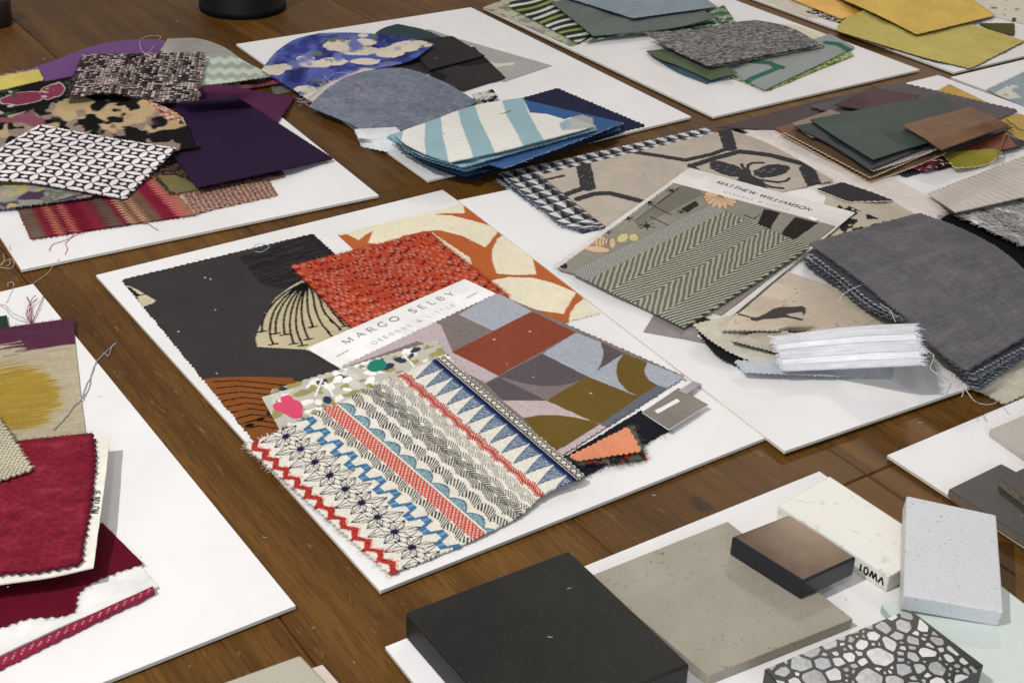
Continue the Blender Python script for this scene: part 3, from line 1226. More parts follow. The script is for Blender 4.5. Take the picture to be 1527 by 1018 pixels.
def rule(A, B, wpx, mat, parent, zf, name='printed_rule'):
    A, B = np.array(A), np.array(B)
    t = (B - A) / np.linalg.norm(B - A)
    n = np.array([-t[1], t[0]]) * wpx / 2
    V = np.array([A + n, A - n, B - n, B + n])
    V3 = np.concatenate([V, zf(V[:, 0], V[:, 1])[:, None]], 1)
    me = np_mesh(name, V3 - np.array(parent['_o']), [(0, 1, 2, 3)])
    return link(name, me, [mat], parent)


rule(pxline((502, 530), hh), pxline((520, 521), hh), .5, M_INKG, CARD.o, zc)
rule(pxline((696, 445), hh), pxline((711, 437), hh), .5, M_INKG, CARD.o, zc)

# scraps to the right of the card
sw('black fabric scrap with ragged edge poking out from under the header card', [(826, 690), (956, 612), (998, 641), (858, 716)], (36, 37, 44), cell=1.3, t=.7, fray='23', flen=3, teeth='2222')
sw('dark floral scrap with frayed red and black edge beside the header card', [(842, 684), (944, 630), (964, 684), (864, 692)],
   blotch((48, 50, 48), [((90, 98, 84), .5, 4, 1), ((170, 46, 36), .66, 5, 2), ((196, 150, 120), .72, 4, 5)]), cell=.9, t=.8, mat='coarse', fray='12', flen=4, teeth='2222')
sw('peach orange fabric scrap with small dark dots beside the header card', [(850, 680), (936, 637), (955, 671), (862, 686)],
   (226, 146, 110), cell=1.0, t=.7, mat='print')
TC = sw('taupe colour card with a white rounded window near the black scrap', [(958, 614), (1012, 578), (1056, 603), (997, 640)], (135, 127, 119), cell=1.5, t=.9, mat='card', teeth='0000', wr=0, r=20,
        lift=[0, 0, .8, .6], name='colour_card', cat='colour card', group=None, ec=(222, 218, 212))


def tab(P, quad, mat_rgb, name, t=.3):
    o = sw(None, quad, mat_rgb, cell=.8, t=t, mat='card', teeth='0000', wr=0, r=6, parent=P.o, name=name)
    return o


tab(TC, [(976, 612), (1010, 594), (1014, 598), (981, 616)], (240, 238, 234), 'white_window')
sw('thin lilac sheet painted as the shadow beside the taupe colour card', [(1012, 582), (1034, 568), (1046, 572), (1024, 587)], (172, 160, 164), cell=1.5, t=.5, mat='card', teeth='0000', wr=0, name='colour_card', cat='colour card', group=None)  # no real card: the lilac sheet stands in for a cast shadow


# printed floral scraps under the embroidery
def p_scrap(pink, seed):
    def f(g):
        x, y = g.px, g.py
        c = canvas(g, (196, 191, 180))
        for q in range(150):
            cx, cy = hsh(q, seed, 1) * g.LU, hsh(q, seed, 2) * g.LV
            r = 2 + 4.5 * hsh(q, seed, 3)
            k = ell(g.X, g.Y, cx, cy, r, r * .62, hsh(q, seed, 4) * 3) < 1 + .5 * (vn(g.X / 2.4, g.Y / 2.4, q) - .5)
            c[k] = [(238, 236, 228), (168, 158, 96), (240, 240, 234), (60, 66, 92), (206, 203, 193), (160, 152, 100)][q % 6]
        c[(ell(x, y, 562, 545, 15, 9, -.2) < 1)] = (44, 136, 116)
        if pink:
            k = (ell(x, y, 434, 607, 18, 12) < 1) | (ell(x, y, 417, 606, 10, 7) < 1) | (ell(x, y, 428, 595, 10, 6) < 1) | (ell(x, y, 441, 618, 11, 6) < 1)
            c[k] = (224, 82, 116)
        for L_ in ([(470, 590), (480, 566)], [(484, 570), (498, 590)], [(600, 525), (618, 548)]):
            c[pdist(x, y, L_, 1.6) < 1.6] = (240, 238, 230)
        return mottled(g, c, .03, seed)
    return f


sw('white edged floral scrap with black rules showing above the pink one', [(404, 582), (650, 508), (690, 560), (440, 640)], p_scrap(False, 9), cell=.9, t=.5, mat='print')
sw('pale floral scrap with pink flower and teal leaf under the embroidered swatch', [(390, 592), (654, 515), (700, 572), (420, 645)], p_scrap(True, 4), cell=.75, t=.7, mat='print', teeth='0110', lift=[1.5, 2.5, 0, 0])


# the big embroidered stripe swatch
def p_embroid(g):
    U, X, Y = g.u, g.X, g.Y
    LU = g.LU
    c = canvas(g, (224, 219, 206))
    d = np.zeros(X.shape)

    def st(k, col, h=.35, var=.12):
        n = vn(X / .7, Y / .7, 3)
        c[k] = (A3(*col)[None] * (1 - var + 2 * var * n[k][:, None]))
        d[k] = h * (.6 + .8 * n[k])

    def band(a, b):
        return (U > a) & (U < b), (U - a) / (b - a)
    wv = .004 * np.sin(Y / 5.0)
    # red zigzag cord
    per = 12.5
    tri = np.abs((Y / per) % 1 * 2 - 1)
    cx = (.010 + .030 * tri) * LU + 1.4 * (vn(X / 3, Y / 3, 21) - .5)
    rip = np.abs(((Y + X * .7) / 1.5) % 1 - .5)
    st(np.abs(X - cx) < 2.2 + .6 * (vn(X, Y, 1) - .5), (200, 66, 56), .9, .25)
    st((np.abs(X - cx) < 2.4) & (rip > .36), (156, 44, 42), .5)
    st((np.abs(X - cx - 3.2) < .7) & (vn(X / 2, Y / 2, 8) > .55), (236, 160, 140), .4)
    # navy star bursts
    ctr = .150
    k, f = band(.045, .255)
    sp = 17.0
    j = np.round((Y - 8) / sp)
    dy = Y - 8 - j * sp
    dx = X - ctr * LU
    wob = 1.2 * (vn(X / 4, Y / 4, 12) - .5)
    rr = np.hypot(dx, dy)
    sel = np.where(k)
    lx = dx[sel] + .5 * wob[sel]
    dmin = np.full(lx.shape, 9.0)
    for jo in (-1, 0, 1):
        ly = dy[sel] - jo * sp + .4 * wob[sel]
        jj = j[sel] + jo
        for q in range(8):
            a0 = q * math.pi / 4 + .30
            L_ = (16.0, 11.5, 9.0, 12.5)[q % 4]
            for s in (-1, 1):
                mx, my = .52 * L_ * math.cos(a0 + s * .36), .52 * L_ * math.sin(a0 + s * .36)
                tx, ty = L_ * math.cos(a0), L_ * math.sin(a0)
                dmin = np.minimum(dmin, pdist(lx, ly, [(0, 0), (mx, my), (tx, ty)], 1.0))
                if q % 4 in (0, 3):
                    dmin = np.minimum(dmin, pdist(lx, ly, [(tx, ty), (mx * .3, my * 1.9)], 1.0))
            if q % 2 == 0:
                dmin = np.minimum(dmin, pdist(lx, ly, [(0, 0), (.7 * L_ * math.cos(a0), .7 * L_ * math.sin(a0))], 1.0) + .06)
    lm = np.zeros(X.shape, bool)
    lm[sel] = dmin < .27
    st(lm, (48, 44, 62), .25, .2)
    st(k & (rr < 2.0 + .8 * vn(X, Y, 14)), (38, 36, 82), .6)
    # blue zigzag ribbon
    per = 15.5
    sq = np.clip(2.2 * np.sin(2 * math.pi * Y / per), -1, 1)
    cx = (.268 + .022 * sq) * LU
    k = np.abs(X - cx) < 2.6 + 1.0 * (np.abs(sq) < .98)
    st(k, (82, 124, 158), .55, .12)
    st(k & (np.abs((Y / 2.4) % 1 - .5) > .42), (54, 92, 130), .3)
    st(k & (np.abs(sq) > .98) & (np.abs((Y / per) % .5 - .25) < .05), (110, 160, 196), .4)

    # hatched scallops
    def scal(uc, wid, col, per=11.0, ph=0.0, sl=.7, pitch=2.1, amp_=.016, duty=.25):
        cx = (uc + amp_ * np.abs(np.sin(math.pi * (Y / per + ph)))) * LU
        s = np.abs(((Y + (X - cx) * sl) / pitch) % 1 - .5)
        k = (np.abs(X - cx) < wid * (.85 + .3 * vn(Y / 1.5, Y * 0, 5))) & (s < duty)
        st(k, col, .4, .18)
    scal(.332, 3.4, (66, 70, 64), ph=.1, per=14)
    # red lattice ribbon
    k = np.abs(U - .397) < .031
    st(k, (206, 112, 96), .35, .08)
    a = ((X + Y * 1.0) / 3.2) % 1
    b = ((X - Y * 1.0) / 3.2) % 1
    st(k & (np.abs(a - .5) < .17) & (np.abs(b - .5) < .25), (238, 214, 200), .2, .05)
    st(k & (np.abs(a - .5) > .40), (188, 66, 58), .5, .1)
    # pale blue leaf scallop
    per = 17.0
    cx = (.437 + .006) * LU
    edge = (.438 + .040 * np.abs(np.sin(math.pi * Y / per)) ** .8) * LU
    k = (X > cx - 1) & (X < edge)
    st(k, (150, 174, 180), .3, .25)
    st(k & (np.abs(((Y * .8 + X) / 1.3) % 1 - .5) < .17), (72, 112, 130), .3)
    st(np.abs(X - edge) < .5, (70, 112, 132), .35)
    scal(.508, 3.8, (58, 62, 60), ph=.35, per=14)
    scal(.578, 3.6, (112, 110, 104), ph=0, per=15, pitch=1.9, duty=.33)
    scal(.612, 3.0, (92, 92, 88), ph=.5, per=15, sl=-.5, pitch=1.9, duty=.33)
    scal(.645, 2.6, (126, 124, 118), ph=0, per=15, pitch=1.9)
    scal(.692, 2.6, (166, 162, 152), ph=.5, per=13, pitch=1.9)
    scal(.716, 2.0, (178, 174, 164), ph=.1, per=13, pitch=1.9)
    # red tufts
    per = 14.0
    cx = (.765 + .012 * np.abs(np.sin(math.pi * Y / per))) * LU
    s = np.abs(((Y + (X - cx) * .6) / 1.8) % 1 - .5)
    st((np.abs(X - cx) < 3.4 * (.7 + .6 * vn(Y / 1.3, Y * 0, 9))) & (s < .34), (200, 82, 72), .55, .15)
    st(np.abs(X - cx + .6) < .8, (190, 70, 64), .5)
    # blue spikes
    per = 12.6
    j = (Y / per) % 1
    tip = np.clip((U - .800) / (.945 - .800), 0, 1)
    k = (U > .80) & (U < .945) & (np.abs(j - .5 - .32 * (1 - tip)) < .03 + .47 * tip)
    st(k, (166, 176, 184), .35, .25)
    st(k & (np.abs(((Y - X * .45 + 1.2 * (vn(X / 3, Y / 3, 31) - .5)) / 1.55) % 1 - .5) < .27), (60, 86, 124), .45)
    st(k & ((np.abs(j - .5 - .32 * (1 - tip)) > .45 * tip) | (tip > .9)), (58, 82, 122), .4)
    st((np.abs(U - .950) < .011), (34, 40, 78), .7, .2)
    # cross-stitched border
    k = (U > .966) & (U < .998)
    a = np.abs(((Y + X * 1.0) / 5.0) % 1 - .5)
    b = np.abs(((Y - X * 1.0) / 5.0) % 1 - .5)
    st(k & ((a < .10) | (b < .13)), (72, 68, 64), .35)
    st((np.abs(U - .967) < .004) | (np.abs(U - .996) < .004), (96, 90, 84), .3)
    bare = d == 0
    c[bare] *= (1 + .10 * (vn(X / .8, Y / .8, 2) - .5))[bare][:, None]
    return c, d


sw('cream swatch embroidered with bands of red, navy stars and blue spikes', [(368, 664), (661, 530), (871, 709), (583, 854)], p_embroid,
   cell=.42, t=1.3, mat='coarse', teeth='2121', amp=1.6, fray='03', flen=3.5, wr=.5, r=16, lift=[1.0, 1.0, 1.2, .6], e={2: [(814, 733), (777, 765), (700, 806)]})

# ================================================================== bee board, lowest layers
sw('plain pale cream cloth lying between the bee print and the leather pile', [(1082, 208), (1176, 182), (1452, 330), (1338, 352)], (222, 212, 205), cell=1.3, t=.6, mat='print', wr=.6, r=10)
def p_tri(g):
    p = 12.5
    a, b = g.X / p, g.Y / (p * .95)
    i, j = np.floor(a), np.floor(b)
    fa, fb = a - i, b - j
    c = canvas(g, (52, 52, 56))
    wob = .05 * (vn(g.X / 4, g.Y / 4, 2) - .5)
    t = np.abs(fa - .5) * 2
    c[(fb < 1 - t - .05 + wob)] = (208, 208, 208)
    c[(fb < 1 - t - .05 + wob) & (fa > .62)] = (128, 128, 132)
    c[(fb >= 1 - t) & (fa < .32) & (fb > .35)] = (92, 92, 96)
    c[(fb > .90)] = (30, 30, 36)
    return mottled(g, c, .05, 2)


sw('frayed navy cloth layer under the black and white triangle print', [(744, 266), (1000, 205), (1010, 310), (868, 347)], (66, 70, 92), cell=1.0, t=1.0, fray='3', flen=4, fcol=(190, 198, 214), wr=.3, e={3: [(800, 308)]})
sw('black and white triangle print fabric under the bee print', [(747, 258), (1054, 191), (1180, 262), (906, 338)], p_tri, cell=.8, t=1.0, lift=[1, 2, 0, 0], mat='print', e={3: [(856, 340), (800, 304)]}, fray='3', flen=2.5, fcol=(200, 206, 220), amp=1.8)


def p_bee(g):
    x, y = g.px, g.py
    c = canvas(g, (190, 178, 164))
    ink = (68, 66, 68)
    lines = [([(877, 241), (905, 233), (940, 226)], 4), ([(936, 225), (980, 232), (1022, 239), (1062, 230), (1092, 219)], 5), ([(1081, 196), (1089, 220)], 11), ([(869, 242), (877, 279)], 12),
             ([(878, 278), (846, 289), (838, 293)], 6), ([(861, 297), (886, 289), (909, 288), (956, 300)], 6), ([(806, 270), (840, 262)], 3),
             ([(1033, 247), (1066, 236), (1103, 226), (1146, 231), (1200, 245)], 6), ([(1203, 252), (1218, 283)], 12), ([(1190, 290), (1222, 283)], 3), ([(1030, 247), (1040, 256)], 6)]
    n = vn(x / 3, y / 2, 4)
    for L_, w_ in lines:
        k = (pdist(x, y, L_, 1.85) < w_ * (.85 + .2 * n)) & ~((n > .93) & (w_ > 8))
        c[k] = ink
    # bee
    wob = .35 * (vn(x / 4, y / 3, 9) - .5)
    for P in ((1083, 252, 27, 9.5, .28), (1150, 255, 28, 9.5, -.16)):
        k = ell(x, y, *P) < 1 + wob
        c[k] = ink
        v_ = k & (vn(x / 5, y / 2.4, 13) > .80)
        c[v_] = (112, 112, 110)
    c[ell(x, y, 1112, 262, 9, 12) < 1 + wob] = ink
    c[ell(x, y, 1120, 280, 26, 18, .3) < 1 + wob] = ink
    for L_ in ([(1114, 254), (1116, 246), (1122, 243), (1138, 243)], [(1130, 268), (1160, 272), (1172, 270), (1177, 266)], [(1128, 271), (1150, 279), (1168, 281)], [(1108, 250), (1106, 245)]):
        c[pdist(x, y, L_, 1.8) < 2.6] = ink
    return mottled(g, c, .045, 3, 14)


sw('beige fabric printed with charcoal hexagons and a bee', [(806, 261), (1087, 193), (1242, 268), (912, 344)], p_bee, e={1: [(1136, 210), (1199, 243)]}, cell=.8, t=.9, lift=[1, 0, 0, 0], mat='print', teeth='0010', fray='3', flen=2, wr=.3)


# ================================================================== purple board, lower left to top
def p_redstripe(g):
    x = g.X
    per = 52.0
    zz = 5.5 * np.abs(((g.Y + 1) / 5.2) % 1 * 2 - 1) - 2.0
    a = ((x + zz) / g.LU)
    cols = [(.0, (112, 92, 76)), (.09, (128, 34, 50)), (.16, (176, 104, 84)), (.20, (118, 30, 46)), (.25, (180, 96, 84)), (.285, (120, 20, 44)), (.38, (136, 38, 58)),
            (.44, (110, 52, 52)), (.48, (104, 82, 70)), (.555, (126, 28, 54)), (.60, (186, 150, 112)), (.63, (128, 86, 70)), (.68, (190, 146, 112)), (.71, (118, 88, 72)),
            (.80, (130, 28, 54)), (.90, (186, 98, 98)), (.95, (170, 110, 90)), (2, (0, 0, 0))]
    c = canvas(g, (140, 30, 50))
    for (a0, rgb), (a1, _) in zip(cols[:-1], cols[1:]):
        c[(a >= a0) & (a < a1)] = rgb
    c *= (1 + .3 * (((g.Y / 5.2) % 1) - .5))[..., None]
    return mottled(g, c, .06, 2)


sw('dark red and taupe flame striped swatch at the front of the purple board', [(47, 356), (292, 320), (225, 252), (14, 282)], p_redstripe, cell=1.0, t=.9, mat='cloth', fray='01', flen=3.2, wr=.3)


def p_leopard(g):
    c = canvas(g, (176, 150, 130))
    p = 4.2
    a, b = g.X / p, g.Y / (p * .7)
    b2 = b + .5 * (np.floor(a) % 2)
    i, j = np.floor(a), np.floor(b2)
    k = ell(a - i + .3 * (hsh(i, j, 1) - .5), b2 - j + .3 * (hsh(i, j, 2) - .5), .5, .5, .40, .34, .5) < 1
    c[k] = (116, 52, 58)
    return mottled(g, c, .05, 1)


sw('pinkish leopard spotted strip beside the flame striped swatch', [(290, 318), (413, 291), (396, 262), (268, 282)], p_leopard, cell=.9, t=.8, mat='print', fray='0', flen=2)


def p_brocade(g):
    c = tweed([(60, 42, 44), (92, 70, 58), (44, 34, 40)], [(70, 52, 44), (128, 98, 66), (40, 30, 36)], 1.8, 8)(g)
    cc = c[0]
    k = inpoly(g.px, g.py, [(236, 262), (262, 261), (294, 276), (286, 290), (255, 286)])
    cc[k] = (124, 116, 76)
    ed = (g.v < .05)
    return cc, c[1]


sw('dark brown brocade swatch with olive corner and looped edge under the purple felt', [(254, 288), (424, 262), (372, 200), (200, 232)], p_brocade, cell=1.0, t=1.6, mat='coarse', fray='03', flen=2.5, fcol=(170, 140, 100), wr=.2)
sw('second dark floral layer peeking out beneath the purple felt swatch', [(300, 281), (420, 259), (380, 200), (260, 232)],
   blotch((70, 42, 50), [((120, 70, 70), .5, 6, 1), ((40, 30, 44), .55, 5, 3)]), cell=1.3, t=1.2, mat='cloth')


def p_wave(g):
    x, y = g.px, g.py
    c = canvas(g, (166, 162, 154))
    low = y > 78 + (x - 250) * .05
    c[low] = (168, 172, 160)
    yy = (y - 80 - 3 * np.abs(((x - 300) / 18.0) % 1 * 2 - 1) * 1.5) / 16.0
    k = low & (np.abs(yy % 1 - .5) < .26)
    c[k] = (196, 208, 194)
    return mottled(g, c, .05, 4)


sw('bright violet cloth humped at the far left of the purple board', [(14, 112), (246, 60), (262, 132), (30, 168)], (112, 62, 128), e={0: [(77, 92), (120, 75), (153, 65), (204, 59)]}, cell=1.5, t=1.0,
   lift=[2, 12, 4, 2], dome=[(8, .6, .3, .3, .5)], teeth='0000', mat='satin', r=20, wr=1.2)
sw('small grey green ribbon scrap between the purple and blue boards', [(404, 127), (430, 122), (436, 136), (410, 141)], (118, 120, 108), cell=1.0, t=.6, fray='12', flen=4)
sw('dusty rose strip with rolled end at the back of the purple board', [(300, 126), (418, 110), (421, 122), (320, 140)], (150, 82, 92), cell=1.1, t=2.2, lift=[1, 3, 2, 1], e={0: [(376, 125)]}, r=4, mat='cloth')
sw('grey sage fabric with pale zigzag waves draped behind the tweed', [(240, 74), (250, 58), (407, 113), (296, 128)], p_wave, cell=1.0, t=1.0, lift=[9, 9, 3, 6], r=16,
   e={1: [(290, 57), (326, 67), (364, 91)], 2: [(350, 121)]}, mat='print', teeth='0011', dome=[(3, .5, .5, .4, .4)])
sw('plum felt swatch with its corner pointing to the blue board', [(286, 132), (440, 145), (412, 184), (262, 178)], (92, 44, 78), e={0: [(320, 126), (380, 135)]}, cell=1.3, t=1.4, lift=[5, 1, 1, 3], mat='wool', teeth='0000', r=14)
sw('large deep purple felt swatch in the middle of the purple board', [(204, 160), (351, 143), (496, 236), (293, 279)], (50, 31, 62), cell=1.2, t=2.0, lift=[1, 3, 2.2, 1.5], mat='wool', teeth='0110', r=14, wr=.4, amp=1.0)


def p_camo(g):
    return blotch((170, 160, 138), [((150, 150, 140), .50, 22, 3), ((82, 64, 88), .60, 26, 6), ((186, 168, 110), .64, 18, 9), ((120, 122, 104), .66, 14, 12)])(g)


sw('pale camouflage floral fabric under the lattice print at the left edge', [(-44, 250), (120, 262), (137, 292), (-40, 318)], p_camo, e={2: [(60, 303), (0, 311)]}, cell=1.1, t=1.6, lift=[2, 3, 2.5, 1], mat='cloth', fcol=(210, 206, 200), fray='2', flen=2, ec=(70, 74, 84))
def p_blackpink(g):
    x, y = g.px, g.py
    c = canvas(g, (26, 24, 26))
    wob = 1.0 * (fbm(x / 16, y / 9, 4, 3) - .5)
    k = np.minimum(ell(x, y, 34, 147, 34, 9, -.1), ell(x, y, 78, 136, 20, 11, -.4)) + wob
    c = blend(c, (1.25 - k) * 6, (196, 170, 156))
    c = blend(c, (1.0 - k) * 9, (136, 58, 86))
    c = blend(c, (fbm(x / 16 + 3, y / 6, 14, 3) - .70) * 25, (190, 180, 170))
    c = blend(c, (fbm(x / 22, y / 9, 24, 3) - .66) * 15, (66, 84, 70))
    return mottled(g, c, .05, 2)


sw('black floral fabric with pink blooms at the upper left of the purple board', [(-60, 148), (112, 113), (150, 150), (-50, 215)], p_blackpink, cell=1.0, t=1.4, lift=[4, 7, 5, 4], mat='print', r=14)


def p_blackbeige(g):
    x, y = g.px, g.py
    n = fbm(x / 58 + 3.1, y / 30 + 1.2, 21, 3)
    n2 = fbm(x / 14, y / 8, 8, 2) - .5
    c = canvas(g, (28, 26, 26))
    c = blend(c, (n + .10 * n2 - .50) * 30, (190, 164, 124))
    c = blend(c, (fbm(x / 40, y / 22, 33, 3) + .1 * n2 - .60) * 30, (150, 132, 118))
    c = blend(c, (fbm(x / 34 + 9, y / 20, 51, 3) + .06 * n2 - .63) * 30, (28, 25, 26))
    c = blend(c, (fbm(x / 60 + 5, y / 30, 71, 3) - .76) * 30, (140, 84, 100))
    k = inpoly(x, y, [(216, 150), (240, 152), (272, 168), (268, 182), (250, 180), (236, 168)])
    cc = np.array([(190, 120, 96), (214, 196, 180), (120, 76, 96), (196, 140, 80)], float)[(hsh(np.floor(x / 3), np.floor(y / 2), 4) * 4).astype(int) % 4]
    c = np.where(k[..., None], cc, c)
    return mottled(g, c, .05, 2)


sw('black and beige brushed floral fabric lying across the purple felt', [(-60, 190), (150, 138), (298, 219), (-40, 262)], p_blackbeige, e={0: [(40, 165), (100, 147)], 1: [(218, 150), (268, 172), (285, 204)]}, cell=1.0, t=1.5, lift=[4, 5, 1.5, 3],
   mat='print', teeth='0200', r=30, wr=.8)
sw('pale yellow scrap with frayed white top at the left edge', [(-30, 120), (57, 104), (64, 119), (-26, 140)], (214, 196, 104), cell=1.0, t=.8, fray='0', flen=5, fcol=(225, 220, 210), lift=2, r=12)


def p_lattice(g):
    p = 17.5
    a, b = (g.X / p), (g.Y / p)
    x, y = a - np.floor(a) - .5, b - np.floor(b) - .5
    c = canvas(g, (70, 54, 58))
    r2 = .5 * 1.0
    pet = np.zeros(x.shape, bool)
    for sx_, sy_ in ((1, 0), (-1, 0), (0, 1), (0, -1)):
        pet |= ((x - sx_) ** 2 + (y - sy_) ** 2 < r2 * .93)
    c[pet] = (232, 226, 226)
    c[(np.abs(x) + np.abs(y)) < .20] = (232, 226, 226)
    return mottled(g, c, .03, 2)


sw('white and brown interlaced circle print swatch on top at the left', [(60, 186), (262, 221), (186, 295), (-48, 268)], p_lattice, e={0: [(160, 205)], 2: [(97, 279), (40, 270)], 3: [(0, 222)]}, cell=.75, t=1.2, lift=[3, 2, 1, 3],
   dome=[(3, .4, .4, .4, .4)], mat='print', r=16, wr=.8)
def p_rib(g):
    p = 3.6
    a = g.X / p + .25 * (vn(g.Y / 12, g.X / 20, 2) - .5)
    i = np.floor(a)
    b = g.Y / 2.6 + (i % 2) * .5 + hsh(i, i * 0, 3) * 3
    j = np.floor(b)
    pal = A3((170, 152, 146), (94, 78, 76), (196, 182, 174), (112, 94, 90), (140, 122, 116), (76, 62, 64))
    colr = pal[(hsh(i, np.floor(j / 9), 5) * 6).astype(int) % 6]
    h = hsh(i, j, 9)
    colr = np.where((h > .84)[..., None], A3(214, 202, 194), colr)
    colr = np.where((h < .20)[..., None], A3(54, 42, 44), colr)
    fa, fb = a - i - .5, b - j - .5
    sh = np.cos(fa * 3.0) * np.cos(fb * 2.6)
    colr = colr * (1 + .2 * (vn(g.X / 1.2, g.Y / 1.2, 6) - .5))[..., None]
    gap = (np.abs(fa) > .40) | (np.abs(fb) > .43)
    colr = np.where(gap[..., None], colr * .55, colr)
    return colr, 1.1 * (sh - .5)


TWEED1 = sw('brown and grey chunky tweed square on top of the purple pile', [(125, 82), (305, 78), (294, 151), (97, 146)],
            p_rib,
            e={2: [(217, 149), (160, 138)]}, cell=.8, t=2.4, lift=[3, 3, 2, 3], dome=[(4, .35, .9, .3, .4)], mat='coarse', teeth='2222', fray='0123', flen=2.2, r=14)
thread('white thread loop arching over the violet cloth', [(243, 80, 1), (228, 84, 4), (212, 76, 7), (209, 62, 10), (222, 54, 9), (240, 56, 4), (232, 66, 3), (222, 78, 3)], (214, 196, 206), r=.35, group=TG)

# ================================================================== blue board
def p_greyleaf(g):
    c = canvas(g, (172, 172, 168))
    k = inpoly(g.px, g.py, [(716, 90), (726, 91), (742, 95), (768, 93), (766, 97), (750, 99), (734, 101)])
    c[k] = (214, 208, 198)
    return mottled(g, c, .03, 2)


sw('flat light grey printed fabric lying on the blue board', [(684, 58), (823, 98), (752, 122), (610, 88)], p_greyleaf, cell=1.3, t=.6, mat='print', teeth='0000', wr=.2)
sw('pale sage scrap at the back of the blue board', [(612, 50), (640, 44), (690, 60), (650, 72)], (168, 172, 164), cell=1.6, t=.7, teeth='1000')
sw('dark teal scrap behind the blue floral fabric', [(560, 50), (593, 36), (664, 58), (600, 76)], (56, 72, 76), cell=1.2, t=1.0, lift=[3, 4, 1, 1], e={0: [(575, 41)], 1: [(630, 44)]}, mat='velvet')


def p_char2(g):
    c = canvas(g, (62, 58, 58))
    x, y = g.px, g.py
    c[inpoly(x, y, [(655, 85), (725, 82), (753, 90), (690, 100)])] = (40, 37, 40)
    c[inpoly(x, y, [(640, 104), (668, 112), (660, 125), (648, 120)])] = (40, 37, 40)
    return mottled(g, c, .06, 6)


sw('dark charcoal pleated swatch with pointed corner on the blue board', [(580, 96), (706, 70), (753, 116), (690, 134)], p_char2, cell=1.2, t=1.2, lift=[2, 2, 0, 2], mat='print', teeth='0100')
sw('upper dark charcoal swatch behind the pleated one on the blue board', [(604, 62), (674, 54), (722, 83), (640, 104)], (58, 54, 55), cell=1.2, t=1.2, lift=[3, 1.5, 1, 2], mat='print', teeth='1100')


def p_bluefloral(g):
    x, y = g.px, g.py
    c = canvas(g, (62, 70, 140))
    n = fbm(x / 26, y / 14, 5, 3)
    c = blend(c, (n - .52) * 14, (86, 100, 172))
    c = blend(c, (.36 - n) * 14, (44, 52, 108))
    wob = .45 * (vn(x / 7, y / 4, 3) - .5) + .3 * (vn(x / 3, y / 2, 4) - .5)
    for P in ((505, 68, 22, 9), (540, 63, 22, 5.5), (535, 76, 30, 7), (470, 96, 25, 5), (497, 92, 22, 6), (455, 88, 14, 5), (580, 78, 22, 8), (545, 92, 22, 5), (604, 70, 22, 8), (620, 66, 26, 6), (590, 98, 20, 4),
              (408, 104, 18, 8), (392, 108, 14, 8), (425, 100, 14, 5), (541, 53, 8, 3), (455, 133, 16, 5), (478, 139, 14, 5)):
        k = ell(x, y, *P) < 1 + wob
        c[k] = (214, 202, 184)
    c = blend(c, (fbm(x / 22, y / 12, 12, 3) - .56) * 6, (112, 122, 176))
    c = blend(c, (fbm(x / 18, y / 10, 17, 3) - .72) * 10, (110, 120, 96))
    return mottled(g, c, .05, 4)


sw('blue fabric with painterly cream flowers curling on the blue board', [(390, 104), (474, 50), (648, 66), (450, 142)], p_bluefloral, e={0: [(416, 74), (445, 57)], 1: [(505, 49), (560, 51), (610, 57)], 2: [(609, 91), (543, 106)]}, cell=1.0, t=1.0,
   lift=[1, 7, 2, 2], dome=[(4, .5, .4, .4, .4)], mat='print', teeth='0100', r=14, wr=1.0)
sw('cream fringed cloth edge showing above the slate blue velvet', [(452, 143), (545, 102), (640, 112), (530, 190)], (214, 206, 190), cell=1.1, t=.8, lift=[1, 5, 3, 1], fray='0', flen=5, r=12)


def p_velvet(g):
    c = canvas(g, (124, 129, 144))
    x, y = g.px, g.py
    c = c * (1 + .16 * (vn(g.X / 1.3, g.Y / 5, 4) + vn(g.X / 5, g.Y / 1.3, 5) - 1))[..., None]
    c = blend(c, .6 * (1 - pdist(x, y, [(530, 125), (540, 132), (536, 140)], 2) / 4), (130, 84, 104))
    return mottled(g, c, .09, 7, 18)


sw('slate blue velvet swatch with a soft crease beside the striped fabric', [(461, 159), (556, 104), (712, 152), (545, 198)], p_velvet, e={0: [(494, 129), (525, 112)], 1: [(596, 102), (651, 118)], 2: [(610, 192)], 3: [(530, 189)]}, cell=1.1, t=1.4,
   lift=[1, 9, 4, 2], dome=[(2.5, .55, .35, .35, .5), (-3.2, .38, .55, .10, .9), (2.0, .20, .5, .12, .9)], mat='cloth', r=14, wr=.8, ec=(46, 46, 56))
sw('white cloth with pinked edge under the striped fabric', [(530, 193), (590, 190), (640, 238), (541, 218)], (220, 222, 224), cell=1.0, t=.8)
sw('navy swatch with pinked edges lying flat on the blue board', [(760, 152), (831, 132), (961, 187), (890, 204)], (44, 46, 72), cell=1.0, t=.8, amp=2.4, tooth=6)
sw('black and white floral roll tucked between velvet and stripes', [(703, 140), (735, 133), (744, 148), (712, 156)], blotch((214, 212, 204), [((40, 42, 62), .50, 6, 2)]), cell=.9, t=3.0, lift=[1, 1, 1, 1], dome=[(2, .5, .5, .5, .5)], mat='print', teeth='0000')


def p_bluetonal(a, b, c_, s=18, sd=1):
    return blotch(a, [(b, .5, s, sd), (c_, .62, s * .8, sd + 5)])


